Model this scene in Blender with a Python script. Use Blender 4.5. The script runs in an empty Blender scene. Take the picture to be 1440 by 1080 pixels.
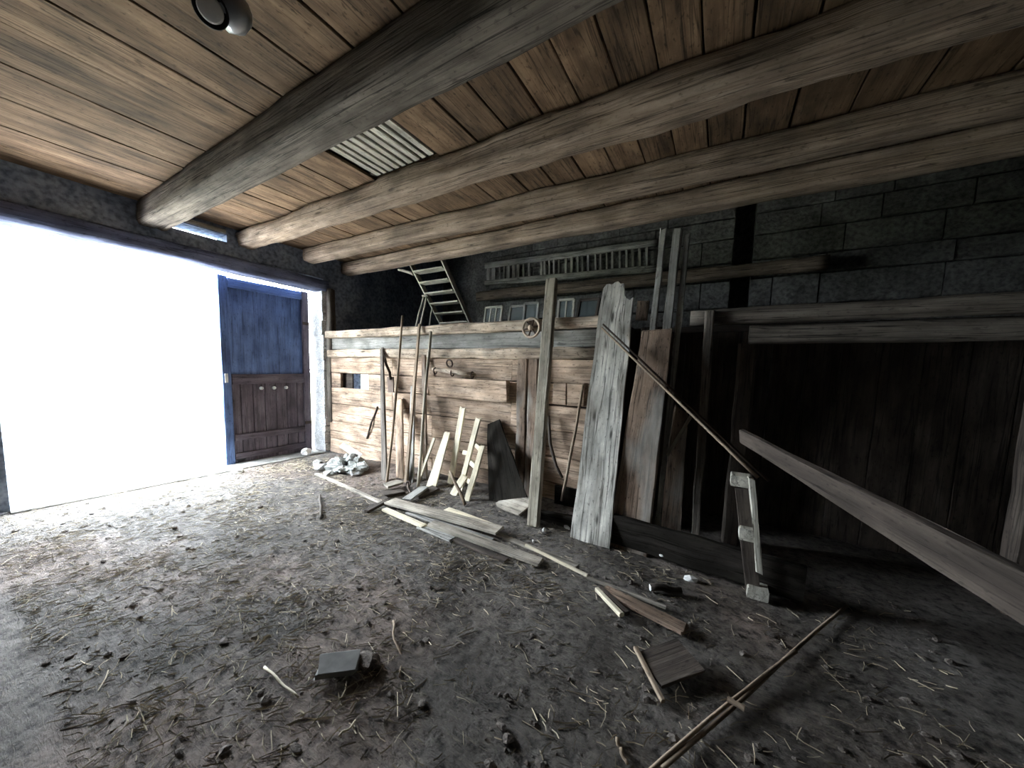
import bpy, bmesh, math, random
import numpy as np
from mathutils import Vector, Matrix, noise as MN

S = bpy.context.scene
COL = S.collection
R = math.radians
V = Vector

# ------------------------------------------------------------------ camera
F_PX, YAW, PITCH, ROLL, CX, CY, EYE = 487.9, R(30.53), R(5.42), R(1.64), 722.1, 566.5, 1.6
fw = V((-math.sin(YAW) * math.cos(PITCH), math.cos(YAW) * math.cos(PITCH), -math.sin(PITCH)))
rt = V((math.cos(YAW), math.sin(YAW), 0))
up = rt.cross(fw)
rr = rt * math.cos(ROLL) + up * math.sin(ROLL)
uu = -rt * math.sin(ROLL) + up * math.cos(ROLL)
cd = bpy.data.cameras.new('camera')
cam = bpy.data.objects.new('camera', cd)
COL.objects.link(cam)
cam.matrix_world = Matrix(((rr.x, uu.x, -fw.x, 0), (rr.y, uu.y, -fw.y, 0), (rr.z, uu.z, -fw.z, EYE), (0, 0, 0, 1)))
cd.sensor_fit = 'HORIZONTAL'; cd.sensor_width = 36.0
cd.lens = 36.0 * F_PX / 1440
cd.shift_x = -(CX - 720) / 1440
cd.shift_y = (CY - 540) / 1440
cd.clip_start = 0.05; cd.clip_end = 300
S.camera = cam


def _hit(u, v, ax, val):
    d = fw + rr * ((u - CX) / F_PX) + uu * ((CY - v) / F_PX)
    o = V((0, 0, EYE))
    return o + d * ((val - o[ax]) / d[ax])


def onX(u, v, x): return _hit(u, v, 0, x)
def onY(u, v, y): return _hit(u, v, 1, y)
def onF(u, v, z=0.0): return _hit(u, v, 2, z)


# ------------------------------------------------------------------ tags
def tag(o, label=None, cat=None, group=None, kind=None):
    if label: o['label'] = label
    if cat: o['category'] = cat
    if group: o['group'] = group
    if kind: o['kind'] = kind
    return o


def empty(name, loc):
    o = bpy.data.objects.new(name, None)
    COL.objects.link(o); o.location = loc
    o.empty_display_size = 0.1
    return o


# ------------------------------------------------------------------ mesh builder
def basis(d, hint):
    d = d.normalized()
    n = hint - d * hint.dot(d)
    if n.length < 1e-5:
        n = V((0, 0, 1)) - d * d.z
        if n.length < 1e-5: n = V((1, 0, 0))
    n.normalize()
    return d, d.cross(n).normalized(), n      # along, width, normal


class MB:
    def __init__(self):
        self.v = []; self.f = []; self.gc = []; self.pr = []; self.sm = []

    def add(self, vs, fs, gcs, pr, smooth=False):
        b = len(self.v)
        self.v += vs; self.gc += gcs
        self.pr += [pr] * len(vs)
        self.f += [tuple(i + b for i in f) for f in fs]
        self.sm += [smooth] * len(fs)

    def plank(self, p0, p1, w, t, nrm=V((0, 0, 1)), seed=0, seg=None, jit=0.004, rag=0.0, w1=None, t1=None, bow=0.0, ch=None, pr=None, side_bow=0.0):
        """a board from p0 to p1, w wide, t thick; nrm is its face direction"""
        p0, p1 = V(p0), V(p1)
        rng = random.Random(seed * 7919 + 13)
        d, a, n = basis(p1 - p0, V(nrm))
        L = (p1 - p0).length
        w1 = w if w1 is None else w1
        t1 = t if t1 is None else t1
        seg = seg or max(2, min(40, int(L / 0.16)))
        c = min(w, t) * 0.16 if ch is None else ch
        off = V((rng.uniform(-40, 40), rng.uniform(-40, 40), rng.uniform(-40, 40)))
        vs, gcs, fs = [], [], []
        rag0 = [rng.uniform(-rag, rag) for _ in range(8)]
        rag1 = [rng.uniform(-rag, rag) for _ in range(8)]
        ph = rng.uniform(0, 6.28)
        for i in range(seg + 1):
            k = i / seg
            ww = (w + (w1 - w) * k) / 2; tt = (t + (t1 - t) * k) / 2
            cs = [(-ww + c, -tt), (ww - c, -tt), (ww, -tt + c), (ww, tt - c), (ww - c, tt), (-ww + c, tt), (-ww, tt - c), (-ww, -tt + c)]
            for j, (x, y) in enumerate(cs):
                s = L * k
                if i == 0: s += rag0[j]
                if i == seg: s += rag1[j]
                jx = (MN.noise(V((s * 3.0, j // 2 * 5.1, seed * 1.7))) * jit * 1.6) if jit else 0
                jy = (MN.noise(V((s * 3.0 + 50, j // 2 * 3.3, seed * 2.3))) * jit) if jit else 0
                b = bow * math.sin(math.pi * k); sb = side_bow * math.sin(math.pi * k + 0.0)
                vs.append(p0 + d * s + a * (x + jx + sb) + n * (y + jy + b))
                gcs.append(V((s, x, y)) + off)
        for i in range(seg):
            for j in range(8):
                j2 = (j + 1) % 8
                fs.append((i * 8 + j, i * 8 + j2, (i + 1) * 8 + j2, (i + 1) * 8 + j))
        fs.append(tuple(range(7, -1, -1)))
        fs.append(tuple(seg * 8 + j for j in range(8)))
        self.add(vs, fs, gcs, rng.random() if pr is None else pr)
        return self

    def box(self, x0, x1, y0, y1, z0, z1, along=None, seed=0, **k):
        e = (x1 - x0, y1 - y0, z1 - z0)
        c = V(((x0 + x1) / 2, (y0 + y1) / 2, (z0 + z1) / 2))
        ax = along if along is not None else max(range(3), key=lambda i: e[i])
        d = V((0, 0, 0)); d[ax] = e[ax] / 2
        na = [i for i in range(3) if i != ax]
        ti = min(na, key=lambda i: e[i]); wi = [i for i in na if i != ti][0]
        n = V((0, 0, 0)); n[ti] = 1
        k.setdefault('jit', 0.0); k.setdefault('ch', min(e) * 0.08)
        return self.plank(c - d, c + d, e[wi], e[ti], n, seed=seed, **k)

    def pole(self, pts, r, k=8, seed=0, jit=0.1, pr=None, square=0.0, caps=True):
        """round or squarish pole through pts; r is one radius or a list"""
        pts = [V(p) for p in pts]
        rs = r if isinstance(r, (list, tuple)) else [r] * len(pts)
        rng = random.Random(seed * 104729 + 7)
        off = V((rng.uniform(-40, 40), rng.uniform(-40, 40), rng.uniform(-40, 40)))
        vs, gcs, fs = [], [], []
        d, a, n = basis(pts[-1] - pts[0], V((0.13, -0.4, 0.9)))
        s = 0
        for i, p in enumerate(pts):
            if i: s += (p - pts[i - 1]).length
            t = (pts[min(i + 1, len(pts) - 1)] - pts[max(i - 1, 0)]).normalized()
            aa = (a - t * a.dot(t)).normalized(); nn = t.cross(aa)
            a = aa
            for j in range(k):
                an = 2 * math.pi * j / k
                rad = rs[i] * (1 + jit * MN.noise(V((s * 4, j * 2.1, seed * 3.1))))
                if square: rad *= 1 + square * (abs(math.sin(2 * an)))
                o = aa * math.cos(an) * rad + nn * math.sin(an) * rad
                vs.append(p + o)
                gcs.append(V((s, math.cos(an) * rs[i], math.sin(an) * rs[i])) + off)
        m = len(pts)
        for i in range(m - 1):
            for j in range(k):
                j2 = (j + 1) % k
                fs.append((i * k + j, i * k + j2, (i + 1) * k + j2, (i + 1) * k + j))
        if caps:
            fs.append(tuple(range(k - 1, -1, -1)))
            fs.append(tuple((m - 1) * k + j for j in range(k)))
        self.add(vs, fs, gcs, rng.random() if pr is None else pr, smooth=k > 5)
        return self

    def stick(self, p0, p1, r0, r1=None, n=8, wob=0.01, seed=0, **k):
        p0, p1 = V(p0), V(p1)
        r1 = r0 if r1 is None else r1
        d, a, b = basis(p1 - p0, V((0.2, 0.3, 1)))
        pts, rs = [], []
        for i in range(n + 1):
            t = i / n
            e = math.sin(math.pi * t)
            pts.append(p0.lerp(p1, t) + a * wob * e * MN.noise(V((t * 2.2, seed * 5.3, 1))) * 2 + b * wob * e * MN.noise(V((t * 2.2, seed * 5.3, 9))) * 2)
            rs.append(r0 + (r1 - r0) * t)
        return self.pole(pts, rs, seed=seed, **k)

    def log(self, p0, p1, w, h, seed=0, n=40, rough=0.02, p=4.0, taper=1.0, crack=None):
        """hand-hewn timber: super-ellipse section with a wobbling surface"""
        p0, p1 = V(p0), V(p1)
        d, a, nn = basis(p1 - p0, V((0, 0, 1)))
        rng = random.Random(seed * 31 + 5)
        off = V((rng.uniform(-40, 40), rng.uniform(-40, 40), rng.uniform(-40, 40)))
        L = (p1 - p0).length
        vs, gcs, fs = [], [], []
        k = 24
        for i in range(n + 1):
            s = L * i / n
            sc = 1 + (taper - 1) * i / n
            for j in range(k):
                an = 2 * math.pi * j / k
                ca, sa = math.cos(an), math.sin(an)
                rad = (abs(ca) ** p + abs(sa) ** p) ** (-1 / p)
                x = ca * rad * w / 2 * sc; y = sa * rad * h / 2 * sc
                q = MN.noise(V((s * 1.3, ca * 1.4, sa * 1.4 + seed * 9))) + 0.5 * MN.noise(V((s * 4.5, ca * 3, sa * 3 + seed * 5)))
                g = 1 + q * rough / (0.5 * min(w, h))
                if j == crack: g -= .10 + .10 * MN.noise(V((s * 1.5, 3, seed)))
                vs.append(p0 + d * s + a * x * g + nn * y * g)
                gcs.append(V((s, x, y)) + off)
        for i in range(n):
            for j in range(k):
                j2 = (j + 1) % k
                fs.append((i * k + j, i * k + j2, (i + 1) * k + j2, (i + 1) * k + j))
        fs.append(tuple(range(k - 1, -1, -1)))
        fs.append(tuple(n * k + j for j in range(k)))
        self.add(vs, fs, gcs, rng.random(), smooth=True)
        return self

    def lathe(self, c, axis, prof, k=20, seed=0, pr=0.5):
        """prof: list of (distance along axis, radius)"""
        c = V(c)
        d, a, n = basis(V(axis), V((0.3, 0.2, 0.9)))
        vs, gcs, fs = [], [], []
        for (h, r) in prof:
            for j in range(k):
                an = 2 * math.pi * j / k
                o = a * math.cos(an) * r + n * math.sin(an) * r
                vs.append(c + d * h + o); gcs.append(V((h, o.x, o.y)))
        m = len(prof)
        for i in range(m - 1):
            for j in range(k):
                j2 = (j + 1) % k
                fs.append((i * k + j, i * k + j2, (i + 1) * k + j2, (i + 1) * k + j))
        fs.append(tuple(range(k - 1, -1, -1))); fs.append(tuple((m - 1) * k + j for j in range(k)))
        self.add(vs, fs, gcs, pr, smooth=True)
        return self

    def torus(self, c, axis, R0, r, k=28, q=8, flat=1.0):
        c = V(c); d, a, n = basis(V(axis), V((0.3, 0.2, 0.9)))
        vs, gcs, fs = [], [], []
        for i in range(k):
            an = 2 * math.pi * i / k
            e = a * math.cos(an) + n * math.sin(an)
            for j in range(q):
                b = 2 * math.pi * j / q
                vs.append(c + e * (R0 + r * math.cos(b)) + d * r * flat * math.sin(b))
                gcs.append(V((an * R0, r * math.cos(b), r * math.sin(b))))
        for i in range(k):
            for j in range(q):
                i2, j2 = (i + 1) % k, (j + 1) % q
                fs.append((i * q + j, i * q + j2, i2 * q + j2, i2 * q + j))
        self.add(vs, fs, gcs, 0.5, smooth=True)
        return self

    def lump(self, c, r, seed=0, sq=(1, 1, 1), rough=0.35, lv=2, pr=None, smooth=False):
        bm = bmesh.new(); bmesh.ops.create_icosphere(bm, subdivisions=lv, radius=1)
        rng = random.Random(seed)
        vs, gcs = [], []
        for v in bm.verts:
            q = 1 + rough * MN.noise(v.co * 1.6 + V((seed * 3.7, 0, 0))) + rough * .5 * MN.noise(v.co * 4 + V((seed * 3.7, 5, 0)))
            p = V((v.co.x * sq[0], v.co.y * sq[1], v.co.z * sq[2])) * r * q
            vs.append(V(c) + p); gcs.append(p + V((seed, 0, 0)))
        fs = [tuple(v.index for v in f.verts) for f in bm.faces]
        bm.free()
        self.add(vs, fs, gcs, rng.random() if pr is None else pr, smooth=smooth)
        return self

    def build(self, name, mat, parent=None, origin=None):
        """links everything collected as ONE mesh object"""
        if origin is None:
            xs = np.array([tuple(v) for v in self.v])
            lo = xs.min(0); hi = xs.max(0)
            origin = V(((lo[0] + hi[0]) / 2, (lo[1] + hi[1]) / 2, lo[2]))
        origin = V(origin)
        me = bpy.data.meshes.new(name)
        me.from_pydata([tuple(v - origin) for v in self.v], [], self.f)
        at = me.attributes.new('gc', 'FLOAT_VECTOR', 'POINT')
        at.data.foreach_set('vector', np.array([tuple(g) for g in self.gc], dtype=np.float32).ravel())
        ap = me.attributes.new('pr', 'FLOAT', 'POINT')
        ap.data.foreach_set('value', np.array(self.pr, dtype=np.float32))
        me.polygons.foreach_set('use_smooth', self.sm)
        me.materials.append(mat)
        me.update()
        o = bpy.data.objects.new(name, me)
        COL.objects.link(o)
        if parent is not None:
            o.parent = parent
            o.location = origin - world_loc(parent)
        else:
            o.location = origin
        return o


def world_loc(o):
    p = V(o.location)
    while o.parent:
        o = o.parent; p += V(o.location)
    return p


# ------------------------------------------------------------------ materials
def new_mat(name):
    m = bpy.data.materials.new(name); m.use_nodes = True
    nt = m.node_tree
    b = nt.nodes['Principled BSDF']
    return m, nt, b


def N(nt, t, **k):
    n = nt.nodes.new(t)
    for a, b in k.items(): setattr(n, a, b)
    return n


def ramp(nt, stops, interp='LINEAR'):
    r = N(nt, 'ShaderNodeValToRGB'); r.color_ramp.interpolation = interp
    el = r.color_ramp.elements
    while len(el) < len(stops): el.new(0.5)
    for e, (p, c) in zip(el, stops):
        e.position = p; e.color = (*c, 1) if len(c) == 3 else c
    return r


def g3(x): return (x, x, x)


def wood(name, dark, mid, light, vary=0.5, streak=0.6, blotch=0.45, knots=0.5, rough=0.85, spec=0.25, bump=0.5, fine=1.0, stain=None, stain_amt=0.0):
    m, nt, b = new_mat(name)
    L = nt.links.new
    at = N(nt, 'ShaderNodeAttribute', attribute_name='gc')
    pr = N(nt, 'ShaderNodeAttribute', attribute_name='pr')
    def mapped(sc):
        mp = N(nt, 'ShaderNodeMapping'); mp.inputs['Scale'].default_value = sc
        L(at.outputs['Vector'], mp.inputs['Vector']); return mp
    m1 = mapped((1.0, 7 * fine, 7 * fine))
    n1 = N(nt, 'ShaderNodeTexNoise'); n1.inputs['Scale'].default_value = 1.7; n1.inputs['Detail'].default_value = 7
    n1.inputs['Roughness'].default_value = 0.6; n1.inputs['Distortion'].default_value = 0.25
    L(m1.outputs[0], n1.inputs['Vector'])
    r1 = ramp(nt, [(0.2, dark), (0.48, mid), (0.78, light)])
    L(n1.outputs['Fac'], r1.inputs['Fac'])
    # fine dark grain lines
    m2 = mapped((1.6, 60 * fine, 60 * fine))
    n2 = N(nt, 'ShaderNodeTexNoise'); n2.inputs['Scale'].default_value = 1.0; n2.inputs['Detail'].default_value = 6
    L(m2.outputs[0], n2.inputs['Vector'])
    r2 = ramp(nt, [(0.30, g3(1 - streak)), (0.42, g3(.93)), (0.6, g3(1.03))])
    L(n2.outputs['Fac'], r2.inputs['Fac'])
    # weather blotches
    m3 = mapped((2.2, 4.5, 4.5))
    n3 = N(nt, 'ShaderNodeTexNoise'); n3.inputs['Scale'].default_value = 1.3; n3.inputs['Detail'].default_value = 5
    L(m3.outputs[0], n3.inputs['Vector'])
    r3 = ramp(nt, [(0.33, g3(1 - blotch)), (0.62, g3(1.12))])
    L(n3.outputs['Fac'], r3.inputs['Fac'])
    # knots
    m4 = mapped((1.7, 7, 7))
    v4 = N(nt, 'ShaderNodeTexVoronoi'); v4.inputs['Scale'].default_value = 0.9
    L(m4.outputs[0], v4.inputs['Vector'])
    r4 = ramp(nt, [(0.06, g3(1 - knots)), (0.12, g3(1.0))])
    L(v4.outputs['Distance'], r4.inputs['Fac'])
    def mul(a, c):
        x = N(nt, 'ShaderNodeMix', data_type='RGBA', blend_type='MULTIPLY'); x.inputs[0].default_value = 1
        L(a, x.inputs[6]); L(c, x.inputs[7]); return x.outputs[2]
    c = mul(mul(mul(r1.outputs[0], r2.outputs[0]), r3.outputs[0]), r4.outputs[0])
    # long drying cracks
    m6 = mapped((0.45, 13 * fine, 13 * fine)); n6 = N(nt, 'ShaderNodeTexNoise'); n6.inputs['Scale'].default_value = 1.0; n6.inputs['Detail'].default_value = 3
    L(m6.outputs[0], n6.inputs['Vector'])
    r6 = ramp(nt, [(0.470, g3(1)), (0.482, g3(1 - streak * 1.1)), (0.490, g3(1 - streak * 1.1)), (0.502, g3(1))]); L(n6.outputs['Fac'], r6.inputs['Fac'])
    # worm holes and dirt specks
    m7 = mapped((24, 48, 48)); n7 = N(nt, 'ShaderNodeTexNoise'); n7.inputs['Scale'].default_value = 1.0; n7.inputs['Detail'].default_value = 3
    L(m7.outputs[0], n7.inputs['Vector'])
    r7 = ramp(nt, [(0.30, g3(1 - blotch)), (0.40, g3(1)), (.62, g3(1)), (.72, g3(1 + blotch * .5))]); L(n7.outputs['Fac'], r7.inputs['Fac'])
    c = mul(mul(c, r6.outputs[0]), r7.outputs[0])
    if stain:
        m5 = mapped((0.7, 2.2, 2.2)); n5 = N(nt, 'ShaderNodeTexNoise'); n5.inputs['Scale'].default_value = 1.9; n5.inputs['Detail'].default_value = 6
        L(m5.outputs[0], n5.inputs['Vector'])
        r5 = ramp(nt, [(0.5, g3(0)), (0.66, g3(stain_amt))]); L(n5.outputs['Fac'], r5.inputs['Fac'])
        x = N(nt, 'ShaderNodeMix', data_type='RGBA'); L(r5.outputs[0], x.inputs[0]); L(c, x.inputs[6]); x.inputs[7].default_value = (*stain, 1)
        c = x.outputs[2]
    hs = N(nt, 'ShaderNodeHueSaturation')
    mr = N(nt, 'ShaderNodeMapRange'); mr.inputs['To Min'].default_value = 1 - vary * .6; mr.inputs['To Max'].default_value = 1 + vary * .4
    L(pr.outputs['Fac'], mr.inputs['Value']); L(mr.outputs[0], hs.inputs['Value']); L(c, hs.inputs['Color'])
    L(hs.outputs[0], b.inputs['Base Color'])
    b.inputs['Roughness'].default_value = rough
    b.inputs['Specular IOR Level'].default_value = spec
    ad = N(nt, 'ShaderNodeMath', operation='MULTIPLY_ADD'); ad.inputs[1].default_value = 0.6
    L(n2.outputs['Fac'], ad.inputs[0]); L(n1.outputs['Fac'], ad.inputs[2])
    bp = N(nt, 'ShaderNodeBump'); bp.inputs['Strength'].default_value = bump; bp.inputs['Distance'].default_value = 0.012
    L(ad.outputs[0], bp.inputs['Height']); L(bp.outputs[0], b.inputs['Normal'])
    return m


def masonry(name, c1, c2, c3, scale=3.0, bump=0.6, rough=0.95, spots=None):
    m, nt, b = new_mat(name)
    L = nt.links.new
    ge = N(nt, 'ShaderNodeNewGeometry')
    n1 = N(nt, 'ShaderNodeTexNoise'); n1.inputs['Scale'].default_value = scale; n1.inputs['Detail'].default_value = 10; n1.inputs['Roughness'].default_value = .65
    L(ge.outputs['Position'], n1.inputs['Vector'])
    r1 = ramp(nt, [(0.3, c1), (0.5, c2), (0.7, c3)]); L(n1.outputs['Fac'], r1.inputs['Fac'])
    n2 = N(nt, 'ShaderNodeTexNoise'); n2.inputs['Scale'].default_value = scale * 9; n2.inputs['Detail'].default_value = 6
    L(ge.outputs['Position'], n2.inputs['Vector'])
    r2 = ramp(nt, [(0.35, g3(.55)), (0.6, g3(1.1))]); L(n2.outputs['Fac'], r2.inputs['Fac'])
    x = N(nt, 'ShaderNodeMix', data_type='RGBA', blend_type='MULTIPLY'); x.inputs[0].default_value = 1
    L(r1.outputs[0], x.inputs[6]); L(r2.outputs[0], x.inputs[7])
    L(x.outputs[2], b.inputs['Base Color'])
    b.inputs['Roughness'].default_value = rough; b.inputs['Specular IOR Level'].default_value = .15
    ad = N(nt, 'ShaderNodeMath', operation='MULTIPLY_ADD'); ad.inputs[1].default_value = .35
    L(n2.outputs['Fac'], ad.inputs[0]); L(n1.outputs['Fac'], ad.inputs[2])
    bp = N(nt, 'ShaderNodeBump'); bp.inputs['Strength'].default_value = bump; bp.inputs['Distance'].default_value = .04
    L(ad.outputs[0], bp.inputs['Height']); L(bp.outputs[0], b.inputs['Normal'])
    return m


def plain(name, col, rough=0.7, metal=0.0, spec=0.3, vary=0.25, scale=14):
    m, nt, b = new_mat(name)
    L = nt.links.new
    tc = N(nt, 'ShaderNodeTexCoord')
    n1 = N(nt, 'ShaderNodeTexNoise'); n1.inputs['Scale'].default_value = scale; n1.inputs['Detail'].default_value = 5
    L(tc.outputs['Object'], n1.inputs['Vector'])
    lo = tuple(c * (1 - vary) for c in col); hi = tuple(min(1, c * (1 + vary)) for c in col)
    r1 = ramp(nt, [(0.3, lo), (0.7, hi)]); L(n1.outputs['Fac'], r1.inputs['Fac'])
    L(r1.outputs[0], b.inputs['Base Color'])
    b.inputs['Roughness'].default_value = rough; b.inputs['Metallic'].default_value = metal
    b.inputs['Specular IOR Level'].default_value = spec
    return m


M = {}
M['ceil'] = wood('ceiling_boards', (.07, .043, .027), (.175, .113, .068), (.26, .178, .112), vary=.55, streak=.5, blotch=.5, knots=.45)
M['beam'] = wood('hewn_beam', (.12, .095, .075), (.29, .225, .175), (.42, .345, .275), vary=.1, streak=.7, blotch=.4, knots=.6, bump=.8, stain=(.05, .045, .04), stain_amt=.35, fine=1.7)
M['beamdark'] = wood('dark_beam', (.06, .052, .045), (.15, .13, .11), (.25, .22, .19), vary=.1, streak=.7, blotch=.4, knots=.5, bump=.8, fine=1.7)  # darker version of the hewn beam colour
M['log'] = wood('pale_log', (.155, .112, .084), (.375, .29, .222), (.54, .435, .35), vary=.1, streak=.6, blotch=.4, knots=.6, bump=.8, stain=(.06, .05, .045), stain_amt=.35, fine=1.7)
M['wall'] = wood('stall_boards', (.22, .15, .105), (.47, .345, .25), (.62, .49, .38), vary=.45, streak=.55, blotch=.5, knots=.5)
M['ledge'] = wood('chewed_ledge', (.26, .195, .14), (.58, .465, .355), (.74, .64, .52), vary=.1, streak=.5, blotch=.6, knots=.8, bump=.8)
M['grey'] = wood('grey_board', (.17, .165, .15), (.37, .365, .335), (.50, .50, .47), vary=.35, streak=.6, blotch=.45, knots=.5)
M['silver'] = wood('silver_board', (.34, .335, .30), (.66, .645, .58), (.80, .79, .73), vary=.15, streak=.65, blotch=.5, knots=.85, stain=(.10, .085, .065), stain_amt=.55)
M['post'] = wood('weathered_post', (.20, .18, .14), (.42, .38, .30), (.55, .51, .42), vary=.2, streak=.6, blotch=.4, knots=.6)
M['brown'] = wood('brown_plank', (.12, .085, .06), (.26, .185, .135), (.38, .29, .22), vary=.2, streak=.6, blotch=.6, knots=.5, stain=(.40, .385, .35), stain_amt=.65)
M['pale'] = wood('fresh_board', (.50, .43, .30), (.70, .63, .47), (.80, .74, .60), vary=.2, streak=.25, blotch=.25, knots=.4, bump=.25)
M['tool'] = wood('tool_handle', (.14, .10, .07), (.30, .23, .165), (.44, .36, .27), vary=.3, streak=.4, blotch=.4, knots=.2, bump=.3)
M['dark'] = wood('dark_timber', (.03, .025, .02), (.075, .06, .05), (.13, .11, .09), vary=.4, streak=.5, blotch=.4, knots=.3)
M['timber_shade'] = wood('black_timber_and_shade', (.008, .007, .006), (.02, .018, .015), (.04, .034, .03), vary=.3, streak=.5, blotch=.4, knots=.3, spec=.04, rough=.95)  # black sill timber; also colours the added shadow sheet and gap board
M['floorboard'] = wood('floor_scrap', (.17, .15, .12), (.36, .325, .27), (.52, .48, .41), vary=.5, streak=.5, blotch=.4, knots=.4)
M['stair'] = wood('limed_stair', (.30, .28, .23), (.55, .53, .45), (.68, .66, .58), vary=.15, streak=.4, blotch=.4, knots=.3)
M['door'] = wood('flare_blue_door', (.06, .10, .22), (.115, .19, .40), (.17, .26, .50), vary=.25, streak=.4, blotch=.4, knots=.3, rough=.7, spec=.4, bump=.3)  # blue of the lens flare put into the door colour
M['doorlow'] = wood('brown_door', (.055, .045, .06), (.13, .11, .135), (.20, .18, .20), vary=.25, streak=.4, blotch=.4, knots=.3, rough=.75, bump=.3)
M['lintel'] = wood('lintel_timber', (.08, .10, .18), (.17, .20, .33), (.25, .29, .42), vary=.2, streak=.5, blotch=.4, knots=.4)
M['flare_plaster'] = masonry('flare_blue_plaster', (.12, .15, .21), (.26, .31, .41), (.38, .44, .53), scale=2.2)  # grey plaster with the blue of flare and sky in its colour
M['stone'] = masonry('grey_stone', (.06, .06, .056), (.145, .145, .137), (.24, .24, .228), scale=2.6, bump=.9)
M['darkstone'] = masonry('dark_stone', (.02, .02, .018), (.05, .048, .044), (.09, .085, .08), scale=2.6, bump=.9)  # dark tone picked to cut fill light from the outer walls
M['white'] = masonry('limewash', (.42, .43, .43), (.62, .63, .63), (.75, .76, .76), scale=6, bump=.8)
M['bounce_yard'] = masonry('bounce_gravel', (.42, .40, .37), (.55, .53, .49), (.66, .64, .60), scale=1.2)
M['bounce_cut_ground'] = masonry('bounce_cut_grass', (.05, .055, .03), (.085, .09, .05), (.12, .125, .075), scale=3)
M['iron'] = plain('rusty_iron', (.07, .05, .04), .6, .6)
M['steel'] = plain('lamp_shell', (.36, .38, .40), .35, .7, .5, .1)
M['galv'] = plain('galvanised_steel', (.55, .56, .57), .5, .2, .4, .08)
M['black'] = plain('lamp_black', (.02, .02, .022), .5)
M['rubble'] = masonry('rubble', (.16, .16, .15), (.36, .36, .34), (.52, .52, .50), scale=8)
M['sack'] = masonry('sackcloth', (.16, .165, .155), (.33, .34, .32), (.48, .49, .46), scale=9)
M['plasterbit'] = plain('plaster_chip', (.72, .72, .70), .9, vary=.12)
M['tile'] = plain('slate_tile', (.10, .10, .095), .75, vary=.3)
M['straw'] = wood('straw', (.20, .165, .11), (.36, .31, .22), (.52, .46, .34), vary=1.2, streak=.1, blotch=.2, knots=0, bump=.0)
M['clod'] = masonry('clods', (.07, .06, .054), (.15, .13, .115), (.24, .215, .19), scale=12)


def glass_mat():
    m, nt, b = new_mat('old_glass')
    b.inputs['Base Color'].default_value = (.55, .66, .68, 1)
    b.inputs['Transmission Weight'].default_value = .9
    b.inputs['Roughness'].default_value = .12
    b.inputs['IOR'].default_value = 1.45
    return m


M['glass'] = glass_mat()


def floor_mat():
    m, nt, b = new_mat('trodden_earth')
    L = nt.links.new
    ge = N(nt, 'ShaderNodeNewGeometry')
    def noi(sc, det=8, ro=.6, vec=None, dist=0.0):
        n = N(nt, 'ShaderNodeTexNoise'); n.inputs['Scale'].default_value = sc; n.inputs['Detail'].default_value = det
        n.inputs['Roughness'].default_value = ro; n.inputs['Distortion'].default_value = dist
        L(vec or ge.outputs['Position'], n.inputs['Vector']); return n
    n1 = noi(1.1, 9, .65)
    r1 = ramp(nt, [(0.3, (.062, .055, .048)), (0.48, (.138, .123, .109)), (0.68, (.24, .223, .205))]); L(n1.outputs['Fac'], r1.inputs['Fac'])
    n2 = noi(16, 8, .7)
    r2 = ramp(nt, [(0.36, g3(.25)), (0.50, g3(1.0)), (0.66, g3(1.35))]); L(n2.outputs['Fac'], r2.inputs['Fac'])
    x = N(nt, 'ShaderNodeMix', data_type='RGBA', blend_type='MULTIPLY'); x.inputs[0].default_value = 1
    L(r1.outputs[0], x.inputs[6]); L(r2.outputs[0], x.inputs[7])
    # reddish crumbled earth patches
    n3 = noi(.55, 4, .55)
    r3 = ramp(nt, [(0.52, g3(0)), (0.62, g3(.4))]); L(n3.outputs['Fac'], r3.inputs['Fac'])
    y = N(nt, 'ShaderNodeMix', data_type='RGBA', blend_type='MULTIPLY'); L(r3.outputs[0], y.inputs[0])
    L(x.outputs[2], y.inputs[6]); y.inputs[7].default_value = (1.15, .8, .65, 1)
    # trodden straw fibres lying mostly one way
    mp = N(nt, 'ShaderNodeMapping'); mp.inputs['Rotation'].default_value = (0, 0, R(25)); mp.inputs['Scale'].default_value = (9, 55, 9)
    L(ge.outputs['Position'], mp.inputs['Vector'])
    n4 = noi(1.0, 5, .6, mp.outputs[0], 1.2)
    r4 = ramp(nt, [(0.58, g3(0)), (0.7, g3(.5))]); L(n4.outputs['Fac'], r4.inputs['Fac'])
    z = N(nt, 'ShaderNodeMix', data_type='RGBA'); L(r4.outputs[0], z.inputs[0]); L(y.outputs[2], z.inputs[6]); z.inputs[7].default_value = (.30, .265, .21, 1)
    L(z.outputs[2], b.inputs['Base Color'])
    b.inputs['Roughness'].default_value = .85; b.inputs['Specular IOR Level'].default_value = .25
    ad = N(nt, 'ShaderNodeMath', operation='MULTIPLY_ADD'); ad.inputs[1].default_value = .45
    L(n4.outputs['Fac'], ad.inputs[0]); L(n2.outputs['Fac'], ad.inputs[2])
    bp = N(nt, 'ShaderNodeBump'); bp.inputs['Strength'].default_value = 1.0; bp.inputs['Distance'].default_value = .06
    L(ad.outputs[0], bp.inputs['Height']); L(bp.outputs[0], b.inputs['Normal'])
    return m


M['earth'] = floor_mat()

# ------------------------------------------------------------------ the setting
XL, XR, YF, YW, YB, ZC = -6.2, 4.0, -3.6, 3.75, 5.8, 3.5
GATE0, GATE1, GATEZ = 0.35, 3.70, 2.92


def ss(a, b, x):
    t = max(0, min(1, (x - a) / (b - a))); return t * t * (3 - 2 * t)


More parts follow.
